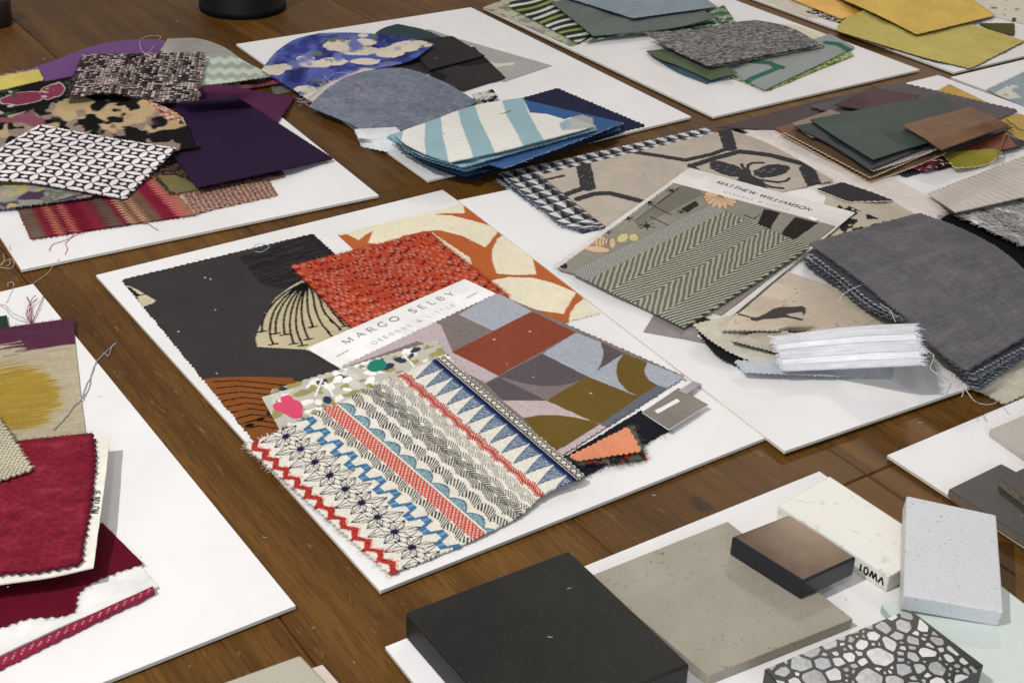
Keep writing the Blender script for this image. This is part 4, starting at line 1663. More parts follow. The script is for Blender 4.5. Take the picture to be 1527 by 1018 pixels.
STK = [('navy', (44, 56, 82), (585, 208), (790, 156), (930, 196), (700, 268)), ('deep blue', (60, 92, 130), (583, 206), (788, 152), (926, 192), (694, 262)),
       ('dark teal', (40, 62, 78), (586, 206), (785, 152), (905, 198), (720, 256)), ('light blue', (136, 176, 200), (577, 204), (780, 150), (890, 196), (694, 254)),
       ('mid blue', (64, 100, 150), (590, 205), (780, 149), (928, 183), (752, 250)), ('pale aqua', (150, 188, 198), (580, 202), (776, 149), (890, 192), (690, 248))]
for q, (nm, rgb, a, b, c_, d_) in enumerate(STK):
    if nm == 'mid blue':
        def pc(g):
            x, y = g.px, g.py
            c = mottled(g, canvas(g, (66, 102, 152)), .08, 3)
            c[inpoly(x, y, [(770, 146), (790, 148), (850, 170), (858, 176), (800, 180), (760, 160)])] = (62, 104, 162)
            c[inpoly(x, y, [(848, 176), (868, 171), (884, 176), (886, 196), (850, 196)])] = (176, 176, 172)
            c[inpoly(x, y, [(760, 147), (776, 146), (777, 154), (766, 153)])] = (48, 84, 146)
            return c
        sw('mid blue print with white motif and pinked tip under the stripes', [a, b, c_, d_], pc, cell=1.1, t=2.0, lift=[1.5, .5, .5, 1.5], mat='print', fray='2', flen=2, fcol=(200, 210, 220))
    else:
        sw('%s layer in the stack under the striped fabric' % nm, [a, b, c_, d_], rgb, cell=1.3, t=2.0, lift=[1.5, 0, .5, 1.5], e={3: [((a[0] + d_[0]) / 2 - 6, (a[1] + d_[1]) / 2 + 6)]}, fray='2' if q % 2 else '', flen=2.5)


def p_stripes(g):
    x, y = g.px, g.py
    c = canvas(g, (226, 224, 216))
    s = g.u + .40 * g.v + .005 * np.sin(g.v * 7) + .006 * (vn(g.Y / 12, g.X / 40, 3) - .5)
    for a, b in ((-.1, .085), (.26, .39), (.54, .68), (.875, 1.02)):
        c[(s > a) & (s < b)] = (152, 182, 190)
    c[inpoly(x, y, [(780, 146), (800, 148), (860, 172), (842, 178), (815, 170), (790, 168)])] = (58, 98, 156)
    c[inpoly(x, y, [(846, 178), (868, 170), (886, 176), (886, 192), (872, 192), (838, 195), (834, 186)])] = (184, 184, 180)
    c[inpoly(x, y, [(834, 184), (846, 178), (852, 188), (838, 194)])] = (150, 180, 188)
    return mottled(g, c, .025, 2)


sw('aqua and white broad striped fabric on top of the blue stack', [(586, 200), (777, 146), (888, 188), (672, 241)], p_stripes, e={3: [(646, 233), (612, 218)], 0: [(640, 181), (713, 156)], 1: [(857, 177)], 2: [(802, 211), (739, 227)]}, cell=.8, t=1.6, lift=[1.5, 1.5, 1, 1.5],
   mat='print', teeth='0002', r=12, wr=.6, dome=[(2.5, .5, .5, .5, .5)], fray='2', flen=2)
thread('olive thread curled on the striped fabric', [(714, 160), (722, 168), (745, 170), (765, 164), (781, 154)], (128, 132, 66), r=.7, lift=.4)
thread('tangle of white threads between floral and slate velvet', [[(446, 148), (470, 140), (490, 118), (500, 110), (515, 108)], [(452, 152), (476, 132), (486, 116), (484, 126), (492, 136)], [(440, 146), (450, 153), (468, 148)], [(474, 124), (495, 128), (484, 112)]], (190, 176, 214), r=.3, lift=1)
thread('pale thread ends at the corner of the slate velvet', [[(437, 143), (450, 150), (460, 158)], [(440, 150), (452, 153), (466, 150)], [(446, 158), (456, 150)]], (206, 196, 190), r=.3)

# ================================================================== green board
sw('beige and grey leaf print flat at the back of the green board', [(722, 11), (800, -18), (930, 40), (852, 69)], blotch((188, 184, 164), [((150, 152, 142), .5, 18, 2), ((140, 150, 96), .62, 12, 5)]), cell=1.4, t=.7, mat='print')


def p_bwleaf(g):
    x, y = g.px, g.py
    c = canvas(g, (48, 58, 50))
    t = ((x - 756) * .42 + (y - 8) * 1.5) / 13.0 + .18 * np.sin(x / 13.0)
    k = np.abs(t % 1 - .5) < .26 - .08 * np.abs(np.sin(x / 20))
    col_ = np.where((np.floor(t) % 3 == 1)[..., None], A3(150, 160, 84), A3(208, 210, 198))
    c = np.where(k[..., None], col_, c)
    return mottled(g, c, .05, 3)


sw('black white and green fern leaf print fabric at the back', [(756, 8), (800, -12), (900, 40), (862, 64)], p_bwleaf, cell=1.0, t=1.0, lift=[1, 2, 2, .5], mat='print', teeth='0000', e={0: [(775, -6)]})
sw('green leafy cloth with rippled front edge under the grey suede', [(872, 63), (912, 34), (1080, 8), (1098, 34)], lambda g: mottled(g, blotch((92, 124, 90), [((196, 206, 190), .54, 9, 3), ((58, 92, 60), .6, 12, 6), ((150, 166, 130), .63, 7, 9)])(g), .05), e={3: [(1060, 40), (1010, 46), (946, 50)]}, cell=1.1, t=1.0,
   lift=[.5, 3, 3, 1], waves=[(2.5, 3.2, 0, .5)], mat='print', teeth='0000')
sw('grey green suede swatch spread across the back of the green board', [(823, 4), (960, -34), (1068, 26), (884, 53)], (112, 120, 116), e={2: [(1006, 41), (946, 48)], 3: [(846, 22)]}, cell=1.5, t=1.2, lift=[2, 3, 3, 2], mat='velvet', teeth='0000', r=16)
sw('pale blue grey felt with pinked edge on top at the back', [(838, -6), (944, 27), (1068, 10), (980, -52)], (144, 158, 166), cell=1.5, t=1.6, lift=[1, 1, 1, 1], mat='velvet', amp=2.6, tooth=6.5, ec=(44, 52, 56), r=14)  # dark edge and underside colour paints the shade under the teeth
sw('cream scrap behind the grey boucle on the green board', [(1150, 34), (1186, 38), (1246, 56), (1200, 66)], (222, 214, 188), cell=1.4, t=.6, teeth='0000', mat='print')


def p_tealine(g):
    x, y = g.px, g.py
    c = canvas(g, (160, 164, 162))
    for L_ in ([(1120, 92), (1148, 94), (1160, 101), (1150, 106), (1120, 118), (1112, 124)], [(1232, 64), (1250, 66), (1264, 74)], [(1156, 98), (1166, 101)]):
        c[pdist(x, y, L_, 1.9) < 5.2] = (62, 118, 104)
    return mottled(g, c, .03, 3)


sw('yellow green looped braid cloth under the grey teal lined swatch', [(1082, 112), (1236, 55), (1273, 82), (1143, 135)], blotch((132, 146, 74), [((196, 204, 150), .52, 2.6, 3), ((88, 104, 48), .62, 3, 5)]), cell=1.0, t=1.2, mat='coarse', fray='2', flen=2)
sw('light grey swatch printed with teal branch lines on the green board', [(1078, 104), (1238, 51), (1274, 70), (1140, 133)], p_tealine, cell=1.0, t=1.2, lift=[0, 0, .6, .4], mat='print', e={2: [(1205, 103)]})
sw('slate blue folded cloth under the sage green one', [(972, 84), (1010, 84), (1092, 112), (1054, 124)], (74, 98, 116), cell=1.0, t=1.4, teeth='0000', dome=[(2, .5, .5, .5, .4)], e={3: [(1010, 106)]})
sw('sage green cloth drooping from beneath the grey boucle', [(964, 76), (1020, 70), (1100, 108), (1060, 119)], (98, 112, 84), cell=1.1, t=1.4, lift=[1, 3, 3, 1], teeth='0000', e={3: [(1008, 96), (980, 86)]}, mat='velvet')
sw('cream patterned fabric edge just below the grey boucle', [(990, 60), (1140, 34), (1230, 69), (1064, 99)], blotch((206, 194, 168), [((150, 120, 90), .58, 5, 2), ((84, 78, 74), .66, 5, 6)]), cell=1.1, t=1.0, lift=[2, 2, 1, 1], mat='print', teeth='0000')


def p_boucle(g):
    n = fbm(g.X / 3.4, g.Y / 1.5, 3, 3)
    n2 = vn(g.X / 1.5, g.Y / 1.1, 8)
    c = canvas(g, (128, 127, 126))
    c = blend(c, (n - .58) * 9, (168, 166, 165))
    c = blend(c, (.42 - n) * 9, (84, 69, 71))
    return c * (1 + .3 * (n2 - .5))[..., None], 1.3 * (n - .5)


sw('thick grey boucle swatch with flecked weave on the green board', [(962, 49), (1128, 30), (1225, 66), (1056, 98)], p_boucle, e={0: [(1040, 44), (1090, 34)], 1: [(1165, 37)], 3: [(1010, 77)]}, cell=.9, t=2.6, lift=[2, 2, 1, 1], mat='wool', teeth='2222', fray='23', flen=1.8, r=12, wr=.6)

# ================================================================== yellow board
sw('cream cloth at the far left edge of the yellow board', [(1120, -6), (1180, -20), (1262, 30), (1206, 26)], (214, 206, 186), cell=1.8, t=.6, teeth='0000')
sw('small black and white tweed scrap below the orange fabric', [(1202, 17), (1240, 12), (1270, 30), (1256, 35)], tweed([(40, 40, 44), (210, 206, 198)], [(50, 50, 52), (196, 190, 182)], 2.4, 2), cell=1.0, t=.8, mat='coarse')
sw('bright amber orange swatch at the back of the yellow board', [(1170, -6), (1256, 28), (1330, 6), (1240, -40)], (240, 186, 74), cell=1.6, t=1.2, mat='satin', teeth='1000', lift=[1, 1, 2, 1])


def p_spots(g):
    c = canvas(g, (222, 216, 200))
    for q in range(40):
        cx, cy = hsh(q, 1, 1) * g.LU, hsh(q, 2, 2) * g.LV
        r = 3 + 5 * hsh(q, 3, 3)
        k = ell(g.X, g.Y, cx, cy, r, r * .6, hsh(q, 4, 4) * 3) < 1 + .5 * (vn(g.X / 3, g.Y / 3, q) - .5)
        c[k] = [(150, 142, 130), (226, 190, 90), (92, 86, 84), (196, 184, 160), (214, 150, 90)][q % 5]
    return mottled(g, c, .03, 2)


sw('white fabric with grey and orange pebble spots in the top right corner', [(1430, -20), (1480, 24), (1560, 44), (1600, -30)], p_spots, cell=1.4, t=.8, mat='print')
sw('olive yellow swatch with pinked edge hanging over the board edge', [(1248, 46), (1446, 102), (1527, 61), (1320, -4)], (202, 186, 106), e={0: [(1320, 68), (1380, 86)], 3: [(1286, 17), (1262, 28)]}, cell=1.3, t=1.2, lift=[2, 0, 1, 3], mat='velvet', r=18, wr=1.6, amp=2.2, tooth=6.5, ec=(60, 54, 28))
sw('dark olive scrap beside the mustard fabric', [(1460, 35), (1512, 35), (1512, 52), (1488, 48)], (92, 86, 42), cell=1.2, t=1.0, mat='velvet', lift=1)
sw('large mustard yellow swatch on top in the top right corner', [(1245, -6), (1367, 51), (1483, 23), (1390, -40)], (222, 188, 96), e={0: [(1307, 21)]}, cell=1.3, t=1.6, lift=[2, 1, 1, 2], mat='velvet', r=18, amp=2.6, tooth=6.5, wr=1.2, ec=(70, 56, 26))
# pale blue fabric on the cut board


def p_bluecream(g):
    c = canvas(g, (154, 168, 174))
    c = blend(c, (fbm(g.X / 16, g.Y / 16, 5) - .60) * 20, (214, 210, 196))
    return mottled(g, c, .04, 3)


sw('pale blue fabric with cream motif at the right edge', [(1472, 134), (1560, 92), (1640, 130), (1545, 166)], p_bluecream, cell=1.4, t=.9, mat='print')
# ================================================================== bee board and the pile on it
def p_treeprint(g):
    x, y = g.px, g.py
    c = canvas(g, (198, 186, 168))
    k = (fbm(x / 12, y / 6, 4, 3) > .52) & (y > 296 + .0 * x)
    c[k & inpoly(x, y, [(1254, 302), (1320, 330), (1240, 372), (1215, 350)])] = (52, 50, 50)
    return mottled(g, c, .04, 2)


sw('beige fabric with black branch print behind the grey stack', [(1236, 286), (1330, 300), (1400, 340), (1210, 372)], p_treeprint, cell=1.0, t=.8, mat='print')
sw('charcoal scrap with pinked edge beside the bee print', [(1219, 282), (1256, 272), (1332, 299), (1264, 300)], (66, 64, 66), cell=.9, t=.9, e={1: [(1292, 284)]}, mat='print', ec=(220, 214, 204))

# pieces beneath the second header card
sw('grey lilac card corner below the herringbone swatch', [(960, 494), (985, 452), (1060, 470), (1015, 504)], (146, 138, 136), cell=1.3, t=.8, mat='card', teeth='0000', wr=0, name='colour_card', cat='colour card', group=None)
sw('grey card strip next to the lilac card corner', [(1016, 502), (1026, 482), (1068, 490), (1056, 512)], (150, 144, 140), cell=1.3, t=.9, mat='card', teeth='0000', wr=0, name='colour_card', cat='colour card', group=None)
sw('white paper sheet edge curled below the black cloth', [(1040, 500), (1100, 480), (1200, 545), (1100, 556)], (232, 232, 234), cell=1.4, t=.5, mat='card', teeth='0000', wr=0, lift=[3, 2, 0, 0], e={3: [(1070, 522)]}, name='paper_sheet', cat='paper', group=None)
sw('black cloth showing as a dark wedge under the cream swatches', [(1042, 494), (1120, 480), (1230, 556), (1120, 551)], (40, 39, 42), cell=1.1, t=1.2, lift=[3, 1, 0, 0], e={3: [(1080, 534)], 2: [(1166, 555)]}, teeth='0001')
CARD2 = sw('white header card lettered in dark blue with a grey floral fabric mounted on it', [(1028, 250), (1275, 317), (1079, 481), (824, 397)], (222, 217, 213), cell=1.6, t=.9, mat='card', teeth='0000', wr=0, r=30, lift=[1, 1, 3, 1], name='sample_card', cat='sample card',
           group='sample cards with header strips', ec=(224, 220, 212))


def p_floral2(g):
    x, y = g.px, g.py

    def z3(*P):
        return [(820 + a / 3.3196, 230 + b / 3.3196) for a, b in P]
    c = canvas(g, (150, 146, 134))
    dk = (58, 56, 50)
    c[inpoly(x, y, z3((640, 160), (720, 150), (760, 200), (560, 300), (440, 370), (420, 330)))] = (128, 124, 112)
    c[inpoly(x, y, z3((1060, 270), (1140, 290), (1100, 350), (1085, 400), (1000, 430), (1030, 340)))] = (52, 48, 44)
    c[inpoly(x, y, z3((1215, 310), (1330, 340), (1200, 430), (1120, 440), (1160, 370)))] = (52, 48, 44)
    c[inpoly(x, y, z3((650, 270), (720, 230), (740, 250), (680, 290)))] = dk
    for cx, cy, r in ((495, 240, 18), (390, 318, 16), (600, 180, 16), (285, 385, 15), (650, 285, 14), (480, 355, 26)):
        px_, py_ = z3((cx, cy))[0]
        rr = r / 3.3
        for q in range(6):
            a = q * 1.05 + cx
            c[pdist(x, y, [(px_, py_), (px_ + rr * 1.6 * math.cos(a), py_ + rr * .8 * math.sin(a))], 1.6) < .9] = dk
        c[ell(x, y, px_, py_, rr * .6, rr * .4) < 1] = dk
    for L_ in ([(600, 300), (500, 250)], [(420, 330), (640, 165)], [(500, 310), (600, 360)], [(20, 550), (140, 470)], [(960, 300), (1010, 320), (1040, 300)]):
        c[pdist(x, y, z3(*L_), 1.8) < 1.0] = dk
    pe, pe2 = (216, 184, 148), (150, 116, 88)
    fx, fy = z3((850, 205))[0]
    for q, (a, L_) in enumerate(((172, 38), (155, 36), (138, 38), (116, 40), (96, 34), (78, 36), (55, 38), (38, 36), (190, 34), (20, 30))):
        ar = math.radians(a)
        ex, ey = fx + L_ * .62 * math.cos(ar), fy + L_ * .36 * math.sin(ar)
        k = ell(x, y, (fx + ex) / 2 + 4 * math.cos(ar), (fy + ey) / 2 + 3 * math.sin(ar), 13, 3.9, math.atan2((ey - fy), (ex - fx)))
        c[k < 1] = pe2
        c[k < .72] = pe
    c[ell(x, y, fx, fy - 2, 6, 3) < 1] = (110, 84, 60)
    for (cx, cy, rx, ry, ro, col_) in ((250, 432, 42, 28, -.2, pe), (310, 440, 16, 30, 0, pe), (235, 470, 70, 18, .1, pe), (360, 415, 34, 24, -.5, (206, 200, 140)), (415, 412, 26, 22, .2, (206, 200, 140))):
        px_, py_ = z3((cx, cy))[0]
        k = ell(x, y, px_, py_, rx / 3.3, ry / 3.3 * .9, ro)
        c[k < 1] = pe2
        c[k < .78] = col_
    for q in range(5):
        px_ = z3((222 + q * 16, 432))[0]
        c[(pdist(x, y, [(px_[0] + 2, px_[1] - 5), px_, (px_[0] + 1, px_[1] + 6)], 1.4) < .8)] = pe2
    c[ell(x, y, *z3((60, 545))[0], 9, 5, .6) < 1] = (50, 52, 46)
    return mottled(g, c, .04, 2)


sw(None, [(1006, 273), (1246, 337), (1076, 470), (832, 401)], p_floral2, cell=.7, t=.6, mat='print', wr=0, r=20, parent=CARD2.o, name='fabric', teeth='0001', amp=1.5)
zc2 = near_z(CARD2.P)
h2 = float(CARD2.P[:6, :, 2].mean())
lettering('MATTHEW WILLIAMSON', pxline((1066, 275), h2), pxline((1207, 313), h2), 6.0, M_INKB, CARD2.o, zc2, wthick=.15, wthin=.08, shear=.25, track=.10)
lettering('OSBORNE & LITTLE', pxline((1078, 289), h2), pxline((1176, 312), h2), 3.4, M_INKL, CARD2.o, zc2, wthick=.13, wthin=.09, track=.5, name='small_lettering')
rule(pxline((1053, 281), h2), pxline((1069, 285), h2), .4, M_INKL, CARD2.o, zc2)
sw(None, [(1204, 325), (1209, 323.5), (1221, 327), (1216, 329)], (246, 246, 244), cell=.6, t=.3, mat='satin', teeth='0000', wr=0, r=4, parent=CARD2.o, name='glossy_sticker')


def p_herring(g):
    vb = g.v
    edges = [-.1, .150, .355, .575, .790, 1.1]
    c = canvas(g, (150, 150, 128))
    d = np.zeros(g.X.shape)
    for q, (a, b) in enumerate(zip(edges[:-1], edges[1:])):
        k = (vb >= a) & (vb < b)
        s = 1 if q % 2 else -1
        wob = .25 * (vn(g.X / 5, g.Y / 5, 3) - .5)
        if s > 0:
            ph = (g.X * .52 + g.Y * .86) / 4.1 + wob
        else:
            ph = (g.X * -.30 + g.Y * .96) / 3.1 + wob
        if q == 0:
            ph = (g.X * .75 + g.Y * .70) / 2.0 + wob
        w_ = .5 + .5 * np.cos(2 * math.pi * ph)
        lo, hi = (A3(100, 100, 88), A3(186, 184, 168)) if q else (A3(138, 139, 132), A3(178, 178, 170))
        if q in (1, 3):
            lo, hi = A3(112, 111, 96), A3(176, 174, 157)
        if q % 2 == 0 and q:
            lo, hi = A3(84, 86, 74), A3(192, 190, 172)
        w2 = np.clip((w_ - .35) * 2.2, 0, 1)
        cc = lo + (hi - lo) * w2[..., None]
        c = np.where(k[..., None], cc, c)
        d = np.where(k, .45 * (w_ - .5), d)
    c *= (1 + .12 * (vn(g.X / .9, g.Y / .9, 7) - .5))[..., None]
    return c, d


# herringbone bands run parallel to the long back edge
def p_herring2(g):
    return p_herring(g)


sw('sage green and charcoal wool herringbone swatch on the second header card', [(853, 406), (1059, 307), (1206, 368), (1019, 487)], p_herring2, cell=.6, t=1.6, mat='coarse', teeth='1110', amp=1.6, wr=.3, lift=[.3, .5, 1.5, .8], r=12, fray='2', flen=1.6, e={1: [(1133, 336)]})

# cream printed cloths in front of the card
sw('ivory cloth with dark pinked border under the animal print', [(1034, 484), (1110, 466), (1240, 548), (1170, 550)], (206, 200, 182), cell=1.0, t=1.0, lift=[2, 2, 0, 0], e={3: [(1121, 538), (1062, 508)]}, ec=(60, 58, 56))


def p_strip(g):
    return mottled(g, canvas(g, (186, 176, 160)), .12, 3)


sw('beige strip with dark underside below the animal print', [(1092, 508), (1150, 488), (1260, 520), (1170, 528)], p_strip, cell=1.0, t=1.8, lift=[1, 1, 1, 1], ec=(52, 50, 48))


def p_animal(g):
    x, y = g.px, g.py

    def z4(*P):
        return [(940 + a / 3.3196, 420 + b / 3.3196) for a, b in P]
    c = canvas(g, (208, 193, 172))
    dk = (88, 78, 80)
    c[inpoly(x, y, z4((640, 172), (680, 150), (705, 134), (745, 124), (800, 124), (850, 120), (868, 130), (870, 152), (856, 168), (848, 150), (800, 156), (772, 160), (790, 170), (830, 178), (858, 184), (850, 194), (810, 184), (768, 176), (720, 182), (660, 186), (625, 196), (600, 192), (590, 180)))] = dk
    c[pdist(x, y, z4((518, 160), (560, 166), (600, 178), (640, 180)), 1.7) < 2.0] = dk
    for q in range(30):
        cx, cy = 1080 + 230 * hsh(q, 1, 1), 425 + 64 * hsh(q, 2, 5)
        c[ell(x, y, cx, cy, 1.3, .8) < 1] = (120, 108, 100)
    return mottled(g, c, .04, 2)


sw('beige fabric printed with a leaping dark cat in front of the herringbone', [(1074, 491), (1175, 405), (1385, 476), (1215, 491)], p_animal, e={2: [(1325, 485)]}, cell=.8, t=1.2, lift=[2, 2, 1, 1], mat='print', teeth='0011', r=12, wr=.4)
sw('sheer white cloth with pinked edge lying under the gauze strip', [(1097, 538), (1330, 540), (1330, 563), (1110, 554)], (196, 200, 206), cell=1.0, t=.7, mat='gauze')

sw('cream fabric at the bottom of the grey velvet stack on the right', [(1386, 528), (1440, 450), (1620, 540), (1498, 601)], (204, 196, 178), cell=1.3, t=1.0, e={2: [], 3: [(1444, 572)]}, fray='2', flen=3, r=5)
# the dark grey stack
GS = [((128, 130, 132), 30, 2.8), ((160, 162, 164), 27, 2.2), ((84, 86, 92), 25, 3.2), ((116, 120, 126), 19, 3.0), ((78, 80, 86), 17, 3.0), ((172, 174, 178), 13, 2.6), ((74, 76, 82), 10, 3.4), ((128, 130, 138), 8, 2.6), ((76, 76, 82), 4, 3.2)]
for q, (rgb, off, tt) in enumerate(GS):
    dx = -off * .62 + rng.uniform(-3, 3)
    dy = off * .30 + rng.uniform(-2, 2)
    a, b, c_, d_ = (1212 + dx * .8, 372 + dy * 2.2 - off * .1), (1378, 330), (1582, 486), (1447 + off * .35, 552 + off * 1.0)
    nm = ['lowest smoke grey', 'pale grey', 'ink grey', 'mid grey', 'iron grey', 'silver grey', 'near black', 'slate grey', 'dark graphite'][q]
    sw('%s layer in the frayed velvet stack on the right' % nm, [a, b, c_, d_], rgb, e={3: [(1408 + dx * .15, 524), (1382 + dx * .15, 490), (1322 + dx, 457 + dy), (1256 + dx, 406 + dy)]}, cell=1.3, t=tt * .42, mat='velvet', fray='23', flen=3.4,
       r=10, wr=.3, amp=2.0, lift=[tt * .6, tt * .35, 0, .05], thick=1.1, ec=[(150, 152, 156), (70, 72, 76), (178, 180, 184)][q % 3], group='layers of the grey velvet stack')


def p_topgrey(g):
    c = mottled(g, canvas(g, (108, 105, 109)), .07, 4, 22)
    n = fbm(g.X / 40 + g.Y / 60, g.Y / 9, 6, 3)
    wv = vn(g.X / 1.1, g.Y / 9, 4) + vn(g.X / 9, g.Y / 1.1, 5) + vn(g.X / 1.0, g.Y / 1.0, 8) - 1.5
    return c * (1 + .14 * (n - .5) + .10 * wv)[..., None]


sw('smooth slate grey velvet on top of the stack at the right edge', [(1207, 362), (1371, 318), (1577, 470), (1440, 550)], p_topgrey, e={1: [(1414, 333), (1480, 365), (1527, 403)], 3: [(1394, 517), (1362, 482), (1324, 450), (1257, 397)]}, cell=.95, t=1.8, mat='coarse', r=16, wr=1.2,
   teeth='1111', amp=2.0, fray='23', flen=3, lift=[0, 1, 1, 0], dome=[(3, .5, .2, .4, .3)], group='layers of the grey velvet stack')


def p_gauze(g):
    c = canvas(g, (222, 223, 228))
    b = np.abs(((g.v * 2.35 + .20) % 1) - .5)
    c = blend(c, (b - .28) * 14, (240, 241, 246))
    c = blend(c, 1 - np.abs(b - .30) / .03, (176, 178, 188))
    sl = vn(g.X / 10, g.Y / .9, 3) - .5
    return c * (1 + .12 * sl)[..., None]


sw('white striped gauze strip with fringed end lying across the stack', [(1154, 501), (1361, 482), (1374, 543), (1172, 552)], p_gauze, e={0: [(1220, 492), (1290, 485)]}, cell=.8, t=1.2, lift=[1, 2, 2, .5], mat='gauze', teeth='0202', fray='1133', flen=5, fcol=(236, 236, 240), r=26, wr=.3)
thread('pale thread loops beside the gauze fringe', [[(1250, 450, 3), (1258, 438, 5), (1272, 430, 4), (1284, 426, 2)], [(1312, 452, 1), (1326, 462, 3), (1336, 480, 2)]], (196, 196, 196), r=.35)
thread('white thread tangle hanging off the grey stack over the table', [[(1380, 520, 2), (1392, 530, 2), (1388, 548, 1), (1400, 560, 1)], [(1414, 552), (1424, 560), (1416, 568), (1430, 574)], [(1438, 572), (1446, 590), (1464, 602), (1482, 602), (1492, 596)], [(1426, 580), (1436, 584), (1434, 592)]], (200, 196, 190), r=.4)

# fur and pleats
sw('black fur underside along the grey fur sample', [(1404, 326), (1450, 300), (1640, 390), (1560, 426)], (26, 26, 28), cell=1.2, t=6, mat='wool', teeth='2222', fray='03', flen=7, r=8, wr=.5)


def p_fur(g):
    n = fbm(g.X / 7, g.Y / 26, 5, 4)
    n2 = fbm(g.X / 2.2, g.Y / 9, 9, 3)
    c = canvas(g, (188, 186, 180))
    c = blend(c, (n - .50) * 9, (214, 212, 206))
    c = blend(c, (.40 - n) * 8, (110, 110, 110))
    return c * (1 + .35 * (n2 - .5))[..., None], 4.5 * (n - .5) + 2.0 * (n2 - .5)


FUR = sw('mottled grey fur sample at the right edge', [(1418, 314), (1520, 262), (1700, 330), (1600, 392)], p_fur, e={3: [(1500, 352)]}, cell=.9, t=6, mat='wool', teeth='2222', fray='0123', flen=7, r=8, wr=2, lift=[0, 2, 2, 2])
if True:
    P, g_ = FUR.P, FUR.g
    V2, F2, C2 = [], [], []
    nv, nu = P.shape[:2]
    inview = (g_.px < 1600)
    cnt = 0
    while cnt < 9000:
        i, j = random.randrange(nv), random.randrange(nu)
        if not inview[i, j]:
            cnt += 1
            continue
        p = P[i, j] - np.array([0, 0, .4])
        n_ = float(fbm(np.array(p[0] / 14), np.array(p[1] / 14), 4, 2))
        a = -.9 + 2.2 * (n_ - .5) + random.gauss(0, .3)
        L_ = random.uniform(5, 10)
        d = np.array([math.cos(a), math.sin(a), random.uniform(.15, .5)])
        q1, q2 = p + d * L_ * .5, p + d * L_ + np.array([0, 0, -L_ * .22])
        wv = np.array([-d[1], d[0], 0]) * .28
        b0 = len(V2)
        V2 += [p + wv, p - wv, q1 + wv * .8, q1 - wv * .8, q2]
        F2 += [(b0, b0 + 1, b0 + 3, b0 + 2)]
        F2 += [(b0 + 2, b0 + 3, b0 + 4, b0 + 4)]
        s = random.choice([(206, 204, 198), (170, 168, 162), (222, 220, 214), (96, 96, 98), (186, 180, 170)])
        C2 += [lin(s)] * 5
        cnt += 1
    V2 = np.array(V2)
    qd = [f for f in F2 if len(set(f)) == 4]
    tr = [f[:3] for f in F2 if len(set(f)) == 3]
    me = np_mesh('fur_pile', V2 - FUR.org, np.array(qd), np.array(C2), V2[:, :2], None, np.array(tr))
    fo = link('fur_pile', me, [MAT['cloth']], FUR.o)
    fo['kind'] = 'stuff'


def p_pleat(g):
    s = ((g.X / 8.2) % 1)
    c = canvas(g, (212, 202, 192))
    c = blend(c, 1 - np.abs(s - .06) / .06, (230, 222, 214))
    return mottled(g, c, .03, 2), 1.6 * (1 - s) * np.clip(1.2 - g.v * .6, 0, 1)


# ------------------------------------------------------------------ leather and suede pile
LG = 'suede and leather pieces in the pile'


def le(label, c, col, **k):
    k.setdefault('cell', 1.25)
    k.setdefault('t', 1.4)
    k.setdefault('mat', 'leather')
    k.setdefault('group', LG)
    k.setdefault('r', 9)
    return sw(label, c, col, **k)


le('thin lilac leather offcut at the back of the leather pile', [(1070, 190), (1220, 150), (1345, 126), (1240, 196)], (78, 60, 62), t=.8, teeth='0000')  # dull purple also paints the gloss reflection on the wood into the colour
le('golden yellow leather corner behind the leather pile', [(1398, 136), (1416, 126), (1470, 152), (1440, 160)], (196, 158, 54), t=1.0)
le('yellow leather piece at the right edge of the photo', [(1480, 180), (1520, 170), (1580, 190), (1530, 214)], (190, 156, 66), t=1.0)
le('dark maroon layer low in the leather pile', [(1230, 200), (1440, 190), (1527, 210), (1400, 252)], (66, 34, 44), t=2, mat='cloth', fray='2', flen=3)
le('black pinked layer low in the leather pile', [(1200, 196), (1420, 170), (1535, 214), (1350, 262)], (36, 36, 40), t=2)
le('red and cream beaded cloth edge low in the leather pile', [(1300, 240), (1420, 216), (1440, 232), (1380, 254)], blotch((120, 36, 58), [((206, 190, 174), .58, 4, 2), ((40, 36, 40), .56, 5, 6)]), cell=1.0, t=1.2, mat='coarse')
le('orange brown suede with pinked corner at the left of the pile', [(1156, 191), (1300, 158), (1400, 190), (1270, 240)], (132, 84, 54), t=1.6)
le('rust orange suede strip at the right of the pile', [(1400, 215), (1498, 196), (1515, 218), (1430, 236)], (136, 72, 48), t=1.4)
le('chartreuse yellow suede curl in the leather pile', [(1405, 228), (1480, 222), (1494, 226), (1425, 250)], (150, 138, 44), t=1.2, lift=[1, 2, 1, 0], e={2: [(1465, 246)]}, ec=(200, 190, 130))
le('mocha brown suede with pinked edge in the pile', [(1162, 197), (1380, 160), (1425, 220), (1297, 271)], (112, 84, 64), t=1.6, e={2: [(1374, 243)]}, ec=(196, 176, 150))
le('second brown suede layer in the pile', [(1168, 196), (1380, 160), (1410, 216), (1298, 264)], (104, 82, 60), t=1.8, ec=(190, 172, 146))
le('light grey suede with wavy pinked edge in the pile', [(1190, 184), (1390, 158), (1420, 208), (1302, 254)], (164, 152, 144), t=1.6, e={2: [(1384, 226)]}, ec=(206, 196, 186))
le('large mid grey suede with big pinked teeth in the pile', [(1210, 158), (1345, 124), (1516, 164), (1400, 215)], (106, 98, 102), t=1.6, amp=3.2, tooth=7.5, cell=1.2, mat='velvet')
le('burgundy leather piece with rolled top in the leather pile', [(1244, 156), (1300, 130), (1372, 142), (1330, 172)], (78, 42, 50), lift=[1, 5, 3, 1], teeth='0000', dome=[(4, .5, .3, .3, .3)])
le('tan leather piece with pinked edge under the slate one', [(1182, 184), (1240, 164), (1300, 190), (1210, 204)], (150, 132, 112), t=1.0)
